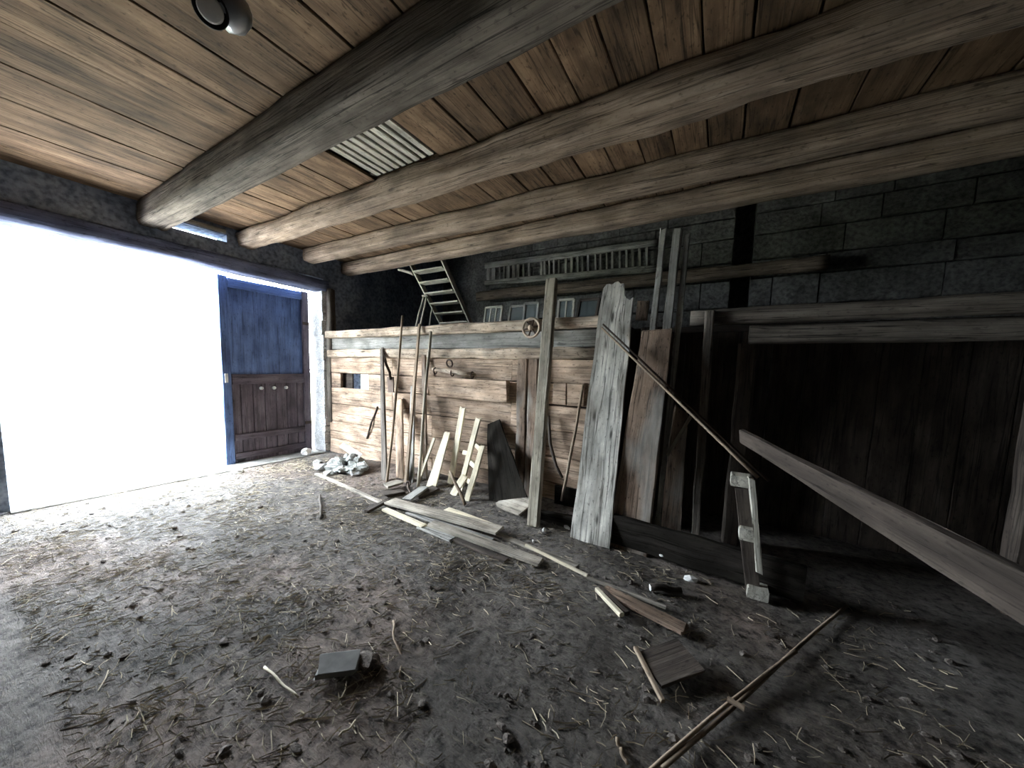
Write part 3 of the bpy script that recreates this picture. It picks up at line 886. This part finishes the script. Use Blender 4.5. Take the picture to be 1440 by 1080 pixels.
# the two long diagonal rods
a, b_ = onY(848, 456, 3.52), onY(1072, 668, 3.12)
b2 = a + (b_ - a) * 1.03
W = MB(); W.stick(a, b2, .009, .010, seed=4, wob=0, jit=.03)
tag(W.build('long_rod', M['iron']), 'dark iron rod slanting down from the silver plank', 'rod')
W = MB(); W.stick(onY(846, 461, 3.50), onY(1066, 672, 3.08), .011, .013, seed=5, wob=0, jit=.04)
tag(W.build('long_rod', M['tool']), 'brown wooden rod slanting just under the iron rod', 'rod')

# tools at the left end of the stall wall
lean('leaning_board', (541, 676), (537, 490), 3.68, .105, .03, 'beamdark', 'dark grey board with a notched top, leftmost against the stall wall', 'board', 41, w1=.06, rag=.04)
SC = empty('spade', onY(548, 540, 3.64)); tag(SC, 'old spade hanging on the wall right of the notched grey board', 'spade')
W = MB(); W.plank(onY(549, 530, 3.665), onY(550, 552, 3.665), .15, .012, V((0, -1, .1)), seed=5, w1=.12); W.build('blade', M['iron'], SC)
W = MB(); W.pole([onY(540, 497, 3.66), onY(543, 512, 3.65), onY(548, 524, 3.655), onY(549, 534, 3.655)], [.014, .02, .02, .02], seed=2); W.build('handle', M['dark'], SC)
lean('rake_pole', (544, 680), (566, 444), 3.64, .036, .03, 'tool', 'tallest thin pole leaning over the ledge end', 'pole', 42, rnd=True, w1=.034)
lean('leaning_lath', (571, 678), (590, 456), 3.64, .06, .03, 'tool', 'slim brown lath reaching above the ledge behind the pale pole', 'lath', 43, w1=.04)
lean('rake_pole', (588, 684), (606, 466), 3.62, .045, .03, 'post', 'pale straight pole ending at the ledge, right of the slim lath', 'pole', 44, rnd=True, w1=.042)
lean('leaning_board', (563, 672), (561, 562), 3.72, .15, .03, 'wall', 'short tan board with a jagged top standing behind the poles', 'board', 45, rag=.05)
lean('leaning_board', (578, 677), (581, 545), 3.68, .09, .03, 'grey', 'narrow grey board standing between the poles', 'board', 46, rag=.03)
lean('leaning_board', (598, 672), (596, 500), 3.70, .07, .03, 'brown', 'narrow brown board standing right of the pale pole', 'board', 47, rag=.03)
lean('thin_stick', (516, 616), (531, 572), 3.745, .03, .03, 'dark', 'short dark stick leaning left of the notched grey board', 'stick', 48, rnd=True, yb=3.745)

# fresh pale boards
lean('pale_board', (589, 676), (611, 616), 3.52, .045, .025, 'pale', 'thinnest fresh pale board, leftmost in the bright stack', 'board', 51)
lean('pale_board', (606, 686), (629, 610), 3.50, .16, .025, 'pale', 'broad fresh pale board with a split foot in the bright stack', 'board', 52, w1=.10, rag=.03)
lean('pale_board', (633, 680), (651, 574), 3.56, .09, .025, 'pale', 'tallest fresh pale board in the bright stack', 'board', 53, rag=.02)
PL = empty('broken_pallet', P(655, 700)); tag(PL, 'broken pale pallet piece with two slats and cross blocks leaning in the stack', 'pallet')
s0, s1 = P(647, 690), onY(673, 588, 3.54)
e0, e1 = P(657, 704), onY(679, 627, 3.42)
W = MB(); W.plank(s0, s1, .075, .03, V((0, -1, .3)), seed=54, jit=.004, rag=.015); W.build('slat', M['pale'], PL)
W = MB(); W.plank(e0, e1, .075, .03, V((0, -1, .3)), seed=55, jit=.004, rag=.015); W.build('slat', M['pale'], PL)
for k, (ta, tb) in enumerate(((.82, .97), (.5, .62), (.2, .3), (.62, .78))):
    x_ = -.04 if k == 3 else .02
    p = s0.lerp(s1, ta * .8); q = e0.lerp(e1, tb * .9)
    if k == 3: p, q = p + V((-.14, .02, .0)), p
    W = MB(); W.plank(p + V((0, .04, 0)), q + V((0, .04, 0)), .06, .04, V((0, -1, .3)), seed=56 + k, jit=.003); W.build('cross_block', M['pale'], PL)
W = MB(); W.stick(P(654, 712, .02), onY(633, 663, 3.20), .02, .018, seed=61)
tag(W.build('thin_stick', M['tool']), 'dark stick leaning across the front of the bright stack', 'stick')
W = MB(); c = P(640, 698)
W.plank(c + V((-.05, .02, .0)), c + V((.02, .15, .22)), .10, .02, V((0, -1, .3)), seed=62, rag=.02)
tag(W.build('board_offcut', M['pale']), 'small pale board end at the foot of the bright stack', 'board')
W = MB(); W.plank(P(706, 706, .03), onY(741, 722, 3.12) + V((0, 0, .06)), .26, .02, V((0.35, -.6, 1)), seed=63, rag=.02)
tag(W.build('board_offcut', M['floorboard']), 'square pale board lying tilted beside the foot of the grey post', 'board')

lean('shadow_sheet', (714, 711), (694, 594), 3.72, .56, .012, 'timber_shade', 'black sheet added as the shadow between the bright stack and the double post', 'sheet', 64, w1=.20, rag=.03, jit=.012)  # dark sheet shaped to the shadow area behind the pallet
W = MB(); W.plank((-1.56, 3.66, .14), (-1.02, 3.66, .14), .28, .03, V((0, 1, 0)), seed=65)  # black board stands in for the dark void at the wall foot
tag(W.build('dark_gap_board', M['timber_shade']), 'black board put in for the dark gap at the wall foot right of the tall grey post', 'board')

# ------------------------------------------------------------------ floor boards and scraps
def lay(name, a, b, w, th, mat, lab, cat='board', dz0=.0, dz1=.0, seed=0, nrm=V((0, 0, 1)), **k):
    p0, p1 = P(*a), P(*b)
    p0.z += th / 2 + dz0; p1.z += th / 2 + dz1
    m = MB(); m.plank(p0, p1, w, th, nrm, seed=seed, **k)
    return tag(m.build(name, M[mat]), lab, cat)


lay('floor_board', (445, 668), (540, 711), .055, .025, 'floorboard', 'long thin board on the floor pointing at the sack', seed=71, jit=.004, dz0=.005, dz1=.01)
lay('floor_board', (548, 712), (702, 755), .16, .028, 'floorboard', 'widest grey board on top of the floor pile', seed=72, dz0=.05, dz1=.05, rag=.01)
lay('floor_board', (541, 719), (596, 743), .07, .025, 'pale', 'short whitish board at the near edge of the floor pile', seed=73, dz0=.01, dz1=.01, rag=.015)
lay('floor_board', (590, 742), (637, 761), .08, .02, 'grey', 'short grey board continuing the near edge of the floor pile', seed=74, dz0=.004, dz1=.004, rag=.01)
lay('floor_board', (606, 740), (760, 795), .11, .03, 'floorboard', 'long board reaching right out of the floor pile', seed=75, dz0=.02, dz1=.01, rag=.01)
lay('floor_board', (628, 721), (696, 744), .09, .02, 'pale', 'pale tapered board at the far edge of the floor pile', seed=76, dz0=.03, dz1=.03, w1=.02)
lay('floor_board', (575, 722), (690, 764), .10, .02, 'grey', 'grey board in the middle of the floor pile under the widest one', seed=77, dz0=.012, dz1=.012, rag=.01)
lay('floor_board', (640, 770 - 10), (712, 790), .07, .02, 'dark', 'dark board under the right end of the floor pile', seed=78, dz0=.002)
lay('floor_batten', (739, 771), (826, 814), .022, .022, 'pale', 'long thin bright batten on the floor below the grey post', 'batten', seed=79, jit=.002, dz0=.02, dz1=.015)
lay('floor_batten', (826, 816), (936, 860), .028, .022, 'floorboard', 'thin brown batten continuing from the bright batten', 'batten', seed=80, jit=.003, dz0=.01, dz1=.02)
lay('floor_batten', (839, 833), (874, 872), .032, .03, 'pale', 'short bright stick lying nearest the camera below the battens', 'stick', seed=81, jit=.003, dz0=.01, dz1=.02)
lay('floor_batten', (845, 831), (882, 868), .035, .03, 'dark', 'short dark stick lying along the short bright stick', 'stick', seed=82, jit=.003, dz0=.005, dz1=.01)
lay('floor_board', (850, 832), (963, 892), .10, .03, 'brown', 'reddish brown board on the floor right of the short sticks', seed=83, dz0=.0, dz1=.015, rag=.01)
lay('floor_board', (700, 752), (812, 796), .06, .02, 'floorboard', 'narrow board half buried in soil beside the grey post', seed=84, dz0=-.005, dz1=-.01)

# dark scraps around the foot of the poles
lay('slab', (543, 690), (563, 684), .16, .03, 'floorboard', 'upper flat stone-like slab at the foot of the tallest pole', 'slab', dz0=.05, dz1=.05, seed=91, rag=.02)
lay('slab', (540, 697), (566, 692), .18, .035, 'dark', 'lower dark slab at the foot of the tallest pole', 'slab', dz0=.0, dz1=.0, seed=92, rag=.02)
lay('board_scrap', (571, 708), (597, 693), .12, .025, 'grey', 'grey board scrap right of the slabs, lit on top', 'board', dz0=.03, dz1=.06, seed=93, rag=.015)
lay('board_scrap', (585, 700), (612, 690), .16, .03, 'dark', 'dark board scrap under the foot of the bright stack', 'board', dz0=.0, dz1=.02, seed=94, rag=.02)
lay('board_scrap', (515, 721), (546, 711), .07, .03, 'dark', 'left arm of dark broken wood lying in front of the slabs', 'wood scrap', dz0=.0, dz1=.05, seed=95, rag=.02, w1=.05)
lay('board_scrap', (546, 711), (558, 716), .06, .03, 'dark', 'right arm of dark broken wood lying in front of the slabs', 'wood scrap', dz0=.05, dz1=.01, seed=96, rag=.02)
W = MB(); W.torus(P(574, 693, .12), (.3, -1, .4), .03, .01, 16, 6); W.stick(P(578, 698, .0), P(574, 693, .12), .014, .014, n=3, seed=3)
tag(W.build('eye_bolt', M['iron']), 'iron eye bolt standing among the dark scraps', 'bolt')
W = MB(); q = P(452, 700, .012); W.stick(P(450, 699, .02), P(451, 731, .012), .014, .011, seed=97, wob=.02)
tag(W.build('twig', M['dark']), 'short dark twig on the floor in front of the sack', 'twig')
W = MB(); W.stick(P(553, 876, .014), P(562, 955, .012), .007, .005, seed=98, wob=.04, k=6)
tag(W.build('twig', M['tool']), 'thin pale crooked twig on the open floor in the foreground', 'twig')
W = MB(); W.stick(P(372, 943, .02), P(420, 986, .02), .007, .005, seed=99, wob=.01, k=6)
tag(W.build('twig', M['pale']), 'pale straight twig on the floor at lower left', 'twig')
W = MB(); W.stick(P(868, 1042, .02), P(882, 1079, .015), .009, .007, seed=100, wob=.03, k=6)
tag(W.build('twig', M['tool']), 'short twig at the bottom edge right of centre', 'twig')
W = MB(); W.stick(P(476, 1040, .012), P(500, 1016, .012), .005, .004, seed=101, wob=.01, k=6)
tag(W.build('twig', M['pale']), 'short thin straw-coloured twig at the bottom left of centre', 'twig')

# sack / heap by the gate
W = MB()
me_c = P(480, 664)
W.lump(me_c + V((0, .10, .07)), .24, seed=5, sq=(1.15, .8, .62), rough=.95, lv=4)
W.lump(me_c + V((.17, .13, .05)), .15, seed=8, sq=(1.2, .8, .6), rough=.95, lv=3)
tag(W.build('crumpled_sack', M['sack']), 'crumpled pale grey sack on the floor near the gate', 'sack')
for i, (u, v, r) in enumerate(((452, 660, .10), (462, 668, .07), (500, 667, .09), (446, 652, .07), (512, 661, .06))):
    W = MB(); W.lump(P(u, v, r * .35), r, seed=20 + i, sq=(1.2, 1, .6), rough=.5, lv=2)
    tag(W.build('rubble_stone', M['rubble']), ['grey stone at the left front of the sack', 'small grey stone before the sack', 'grey stone at the right front of the sack', 'small stone between the sack and the whitewashed jamb', 'small stone at the right end of the sack'][i], 'stone')
W = MB(); W.plank(P(481, 651, .30), P(507, 662, .22), .10, .02, V((-.5, -.6, .7)), seed=6, rag=.02)
tag(W.build('board_scrap', M['grey']), 'grey board scrap lying on top of the crumpled sack', 'board')
W = MB(); W.lump(P(431, 640, .05), .085, seed=31, sq=(1, 1, 1.0), rough=.4, lv=2)
tag(W.build('rubble_stone', M['plasterbit']), 'white stone at the foot of the whitewashed jamb', 'stone')
W = MB(); W.lump(P(334, 665, .03), .07, seed=32, sq=(1.3, 1, .7), rough=.4, lv=2)
tag(W.build('rubble_stone', M['plasterbit']), 'white stone at the foot of the open gate leaf edge', 'stone')

# flat slab and square panel in the foreground
a_, b_ = P(449, 950), P(503, 940)
W = MB(); W.plank(a_ + V((0, 0, .05)), b_ + V((0, 0, .04)), .13, .035, V((.05, -.05, 1)), seed=7, rag=.015)
tag(W.build('flat_slab', M['tile']), 'dark flat slab lying on the straw in the left foreground', 'slab')
W = MB(); W.lump(P(515, 935, .02), .06, seed=34, sq=(1.3, .9, .6), rough=.5)
tag(W.build('dark_clod', M['clod']), 'dark clod right of the flat slab in the foreground', 'clod')
PN = empty('square_panel', P(940, 950)); tag(PN, 'square dark panel with a pale edge strip lying in the right foreground', 'panel')
pa, pb, pc, pd = P(896, 924, .03), P(955, 915, .06), P(984, 958, .07), P(927, 978, .03)
W = MB(); W.plank((pa + pd) / 2, (pb + pc) / 2, (pa - pd).length * .92, .02, V((0, 0, 1)), seed=8, w1=(pb - pc).length * 1.05, rag=.006); W.build('board', M['dark'], PN)
W = MB(); W.plank(P(893, 921, .045), P(932, 992, .02), .022, .022, V((0, 0, 1)), seed=9, jit=.002); tag(W.build('edge_strip', M['tool'], PN), 'pale thin wooden strip')

# pale chips
for i, (u, v, r, sq, lab) in enumerate(((969, 814, .05, (1.2, .5, 1), 'largest white plaster chip before the dark stall'), (931, 780, .02, (1.3, .8, .8), 'small white chip on the dark sill beam'), (765, 747, .025, (1, 1, .8), 'white chip at the foot of the grey post'), (797, 743, .035, (1.2, .7, .8), 'pale chip between the grey post and the silver plank'), (750, 762, .016, (1, 1, 1), 'tiny white chip on the soil below the grey post'))):
    p = P(u, v, r * .5)
    if i == 1: p = V((-.28, 3.10, .30)); p = onY(931, 781, 3.1)
    if i == 0: p = onY(969, 815, 2.93)
    W = MB(); W.lump(p, r, seed=50 + i, sq=sq, rough=.6, lv=1)
    tag(W.build('plaster_chip', M['plasterbit']), lab, 'chip')
p0, p1 = P(914, 832, .035), P(958, 836, .03)
W = MB(); W.stick(p0, p1, .028, .024, n=5, seed=12, wob=.01)
BR = tag(W.build('cut_branch', M['dark']), 'short cut branch with a pale end before the dark stall', 'branch')
dd = (p0 - p1).normalized()
W = MB(); W.lathe(p0 - dd * .002, dd, [(0, .026), (.004, .026)], 12); tag(W.build('cut_end', M['plasterbit'], BR), 'pale sawn end')

# pallet standing edge-on before the stall
PT = empty('standing_pallet', P(1066, 846)); tag(PT, 'broken pallet standing on edge before the dark stall, pale blocks showing', 'pallet')
base = P(1068, 846)
def pt(u, v): return onY(u, v, 2.94)
W = MB(); W.plank(pt(1056, 672), pt(1068, 806), .04, .028, V((0, -1, 0)), seed=3, jit=.01, rag=.02); W.build('deck_board', M['stair'], PT)
W = MB()
W.plank(pt(1044, 690) + V((0, .05, 0)), pt(1060, 842) + V((0, .05, 0.01)), .09, .025, V((0, -1, 0)), seed=4, jit=.006); W.build('stringer', M['dark'], PT)
for k, (u, v, w_, h_) in enumerate(((1042, 677, .13, .08), (1052, 752, .11, .09), (1065, 836, .13, .08))):
    c = pt(u, v)
    W = MB(); W.box(c.x - w_ / 2, c.x + w_ / 2, 2.93, 3.05, c.z - h_ / 2, c.z + h_ / 2, along=1, seed=k, jit=.004, ch=.006); W.build('block', M['stair'], PT)

# broad plank reaching in from the right
a_, b_ = onY(1043, 611, 2.96), V((1.62, 2.30, .10))
p0 = onY(1043, 613, 3.0); p1 = onY(1180, 691, 2.42)
d_ = (p1 - p0); t_ = (p0.z - .06) / -d_.z
W = MB(); W.plank(p0, p0 + d_ * t_, .10, .035, V((.6, .72, .35)), seed=9, w1=.52, jit=.006)
tag(W.build('slanting_plank', M['dark']), 'broad plank slanting down to the floor at the right', 'plank')

# long poles on the floor at the lower right
W = MB(); W.stick(P(1190, 858, .03), P(930, 1090, .03), .010, .010, seed=14, wob=.015); tag(W.build('floor_pole', M['tool']), 'long thin pole on the dark floor running to the bottom edge, nearest the right', 'pole')
W = MB(); W.stick(P(1118, 930, .06), P(900, 1105, .03), .009, .009, seed=15, wob=.015); tag(W.build('floor_pole', M['tool']), 'second long thin pole on the dark floor, left of the other', 'pole')
W = MB(); W.plank(P(1022, 996, .05) , P(1046, 1012, .055), .02, .02, V((0, 0, 1)), seed=16, jit=.002); tag(W.build('cross_stick', M['tool']), 'short stick lying across the two long floor poles', 'stick')

# dim things in the stall mouth right of the brown plank
W = MB(); W.plank(onY(938, 640, 3.5), onY(972, 585, 3.62), .03, .03, V((0, -1, .2)), seed=17); tag(W.build('stall_brace', M['post']), 'short slanting brace in the mouth of the dark stall', 'brace')
W = MB(); W.plank((-.34, 3.66, .03), (-.30, 3.70, 1.25), .24, .03, V((0.3, -1, .1)), seed=18, w1=.12, rag=.06, jit=.012); tag(W.build('stall_board', M['brown']), 'ragged dim board leaning in the stall mouth behind the brown plank', 'board')

# ------------------------------------------------------------------ lamp on the ceiling
LM = empty('ceiling_lamp', (-2.4, .9, ZC)); tag(LM, 'grey twin-headed lamp on the ceiling at top left', 'lamp')
W = MB(); W.lathe((-2.40, .88, ZC + .004), (0, 0, -1), [(0, .075), (.03, .075), (.04, .05)], 24); W.build('base_plate', M['black'], LM)
c1 = onF(297, 13, 3.30); c2 = onF(326, 14, 3.36)
W = MB(); W.stick((-2.40, .88, ZC - .03), c1 + V((.05, .0, .05)), .02, .02, n=3, wob=0); W.build('arm', M['black'], LM)
W = MB(); W.stick((-2.40, .88, ZC - .03), c2 + V((-.04, 0, .05)), .02, .02, n=3, wob=0); W.build('arm', M['black'], LM)
ax = V((.62, -.45, -.62)).normalized()
W = MB(); W.lathe(c1 - ax * .07, ax, [(0, .03), (.02, .05), (.05, .068), (.085, .072), (.09, .068), (.08, .06)], 26); h1 = W.build('lamp_head', M['black'], LM)
W = MB(); W.lathe(c1 - ax * .0, ax, [(0.01, .052), (.022, .052), (.030, .044), (.034, .015)], 26); tag(W.build('lens', M['plasterbit'], h1), 'pale round lens')
ax2 = V((-.75, -.3, .25)).normalized()
W = MB(); W.lathe(c2 - ax2 * .09, ax2, [(0, .010), (.010, .036), (.035, .066), (.07, .088), (.11, .094), (.118, .085)], 10); W.build('lamp_head', M['steel'], LM)

# ------------------------------------------------------------------ straw and clods
def scatter(name, n, mat, lab, kind_, seed):
    rng = random.Random(seed)
    m = MB(); k = 0; tries = 0
    while k < n and tries < n * 30:
        tries += 1
        x = rng.uniform(-6.1, 1.3); y = rng.uniform(.2, 3.5)
        dcam = math.hypot(x, y)
        if kind_ == 'straw':
            den = .25 + .9 * ss(-.1, .45, MN.noise(V((x * 1.5, y * 1.5, 11)))) + .25 * MN.noise(V((x * 5, y * 5, 2)))
            den *= .35 + .65 * ss(-.4, -2.2, x) if x > -2.2 else 1
            if y > 3.0: den *= .4
            if x < -1.4 and y < 2.2: den = den * 1.2 + .12
            if rng.random() > den: continue
            L_ = rng.choice([.03, .05, .07, .10, .05, .04]) * rng.uniform(.7, 1.4)
            an = rng.gauss(.5, 1.0)
            z_ = fh(x, y) + rng.uniform(.002, .014)
            r_ = rng.uniform(.0012, .0028)
            dx, dy, dz = math.cos(an) * L_ / 2, math.sin(an) * L_ / 2, rng.uniform(-.006, .012)
            bx, by = rng.uniform(-.1, .1) * L_, rng.uniform(-.1, .1) * L_
            m.pole([(x - dx, y - dy, z_ - .002), (x + bx, y + by, z_ + abs(dz) * .4), (x + dx, y + dy, z_ + dz)], r_, k=3, seed=k, jit=0)
        else:
            den = .2 + .9 * ss(0, .4, MN.noise(V((x * 2.1, y * 2.1, 31))))
            if rng.random() > den: continue
            r_ = rng.choice([.004, .005, .006, .009, .004, .005, .006, .018]) * rng.uniform(.6, 1.3)
            m.lump((x, y, fh(x, y) + r_ * .25), r_, seed=k % 97, sq=(rng.uniform(.8, 1.8), rng.uniform(.7, 1.3), .6), rough=.7, lv=1)
        k += 1
    tag(m.build(name, M[mat], origin=(0, 0, 0)), lab, 'litter', kind='stuff')


scatter('straw_litter', 9000, 'straw', 'loose straw scattered over the earth floor', 'straw', 5)
scatter('earth_crumbs', 2200, 'clod', 'crumbled dark earth scattered over the floor', 'clod', 6)

# ------------------------------------------------------------------ outside
W = MB(); W.box(-9.6, XL - .30, -12, 16, -.45, -.09, seed=1, ch=.01)  # pale near ground added to bounce light in at the gate end
tag(W.build('bounce_apron', M['bounce_yard']), 'pale gravel apron outside the gateway, added to bounce daylight indoors', kind='structure')
W = MB(); W.box(-70, -9.5, -45, 45, -.50, -.10, seed=2, ch=.01)  # dark far ground added to cut bounce light deep indoors
tag(W.build('added_meadow', M['bounce_cut_ground']), 'dark far ground beyond the gravel apron, added to weaken far bounce light', kind='structure')
FN = empty('field_gate', (-10.5, 2.4, -.03)); tag(FN, 'pale metal field gate seen in the glare outside the gateway', 'gate')
xg = -11.0
for yy in (.8, 3.1):
    W = MB(); W.box(xg - .04, xg + .04, yy - .04, yy + .04, -.04, 1.9, seed=1); W.build('gate_post', M['galv'], FN)
for zz in (.55, 1.15, 1.75):
    W = MB(); W.box(xg - .02, xg + .02, .8, 3.1, zz - .02, zz + .02, seed=2); W.build('gate_bar', M['galv'], FN)
W = MB(); W.stick((xg, .8, 1.75), (xg, 3.1, .55), .02, .02, n=3, wob=0); W.build('gate_brace', M['galv'], FN)
W = MB(); W.stick((xg, .8, .55), (xg, 3.1, 1.75), .02, .02, n=3, wob=0); W.build('gate_brace', M['galv'], FN)

# ------------------------------------------------------------------ light
SKY_LOW, SKY_TOP, SUN = 16.5, 27.0, 18.0
wd = bpy.data.worlds.new('sky'); S.world = wd; wd.use_nodes = True
nt = wd.node_tree
bg = nt.nodes['Background']
# overcast sky, about three times brighter overhead than at the horizon
tcw = N(nt, 'ShaderNodeTexCoord'); sx = N(nt, 'ShaderNodeSeparateXYZ'); nt.links.new(tcw.outputs['Generated'], sx.inputs[0])
skr = N(nt, 'ShaderNodeMapRange'); skr.inputs['From Min'].default_value = 0.0; skr.inputs['From Max'].default_value = 1.0
skr.inputs['To Min'].default_value = SKY_LOW; skr.inputs['To Max'].default_value = SKY_TOP
nt.links.new(sx.outputs['Z'], skr.inputs['Value']); nt.links.new(skr.outputs[0], bg.inputs['Strength'])
bg.inputs['Color'].default_value = (.83, .915, 1.0, 1)
sd = bpy.data.lights.new('sun', 'SUN'); so = bpy.data.objects.new('sun', sd); COL.objects.link(so)
sd.energy = SUN; sd.angle = R(.6); sd.color = (1, .93, .82)
so.rotation_euler = V((-.05, .62, -.77)).to_track_quat('-Z', 'Y').to_euler()
so.location = (-12, -8, 12)
def portal(loc, rot, sx, sy):
    l = bpy.data.lights.new('daylight_portal', 'AREA'); l.shape = 'RECTANGLE'; l.size = sx; l.size_y = sy; l.energy = 1
    l.cycles.is_portal = True
    o = bpy.data.objects.new('daylight_portal', l); COL.objects.link(o); o.location = loc; o.rotation_euler = rot
portal((XL - .36, (GATE0 + GATE1) / 2, GATEZ / 2), (0, R(-90), 0), GATEZ, GATE1 - GATE0)
portal((XL - .36, 4.75, 1.375), (0, R(-90), 0), .75, .6)

S.view_settings.view_transform = 'Standard'
S.view_settings.look = 'None'
S.view_settings.gamma = 1
S.view_settings.exposure = 1.55
S.cycles.max_bounces = 12
S.cycles.diffuse_bounces = 3
S.cycles.use_denoising = True
S.cycles.sample_clamp_indirect = 20
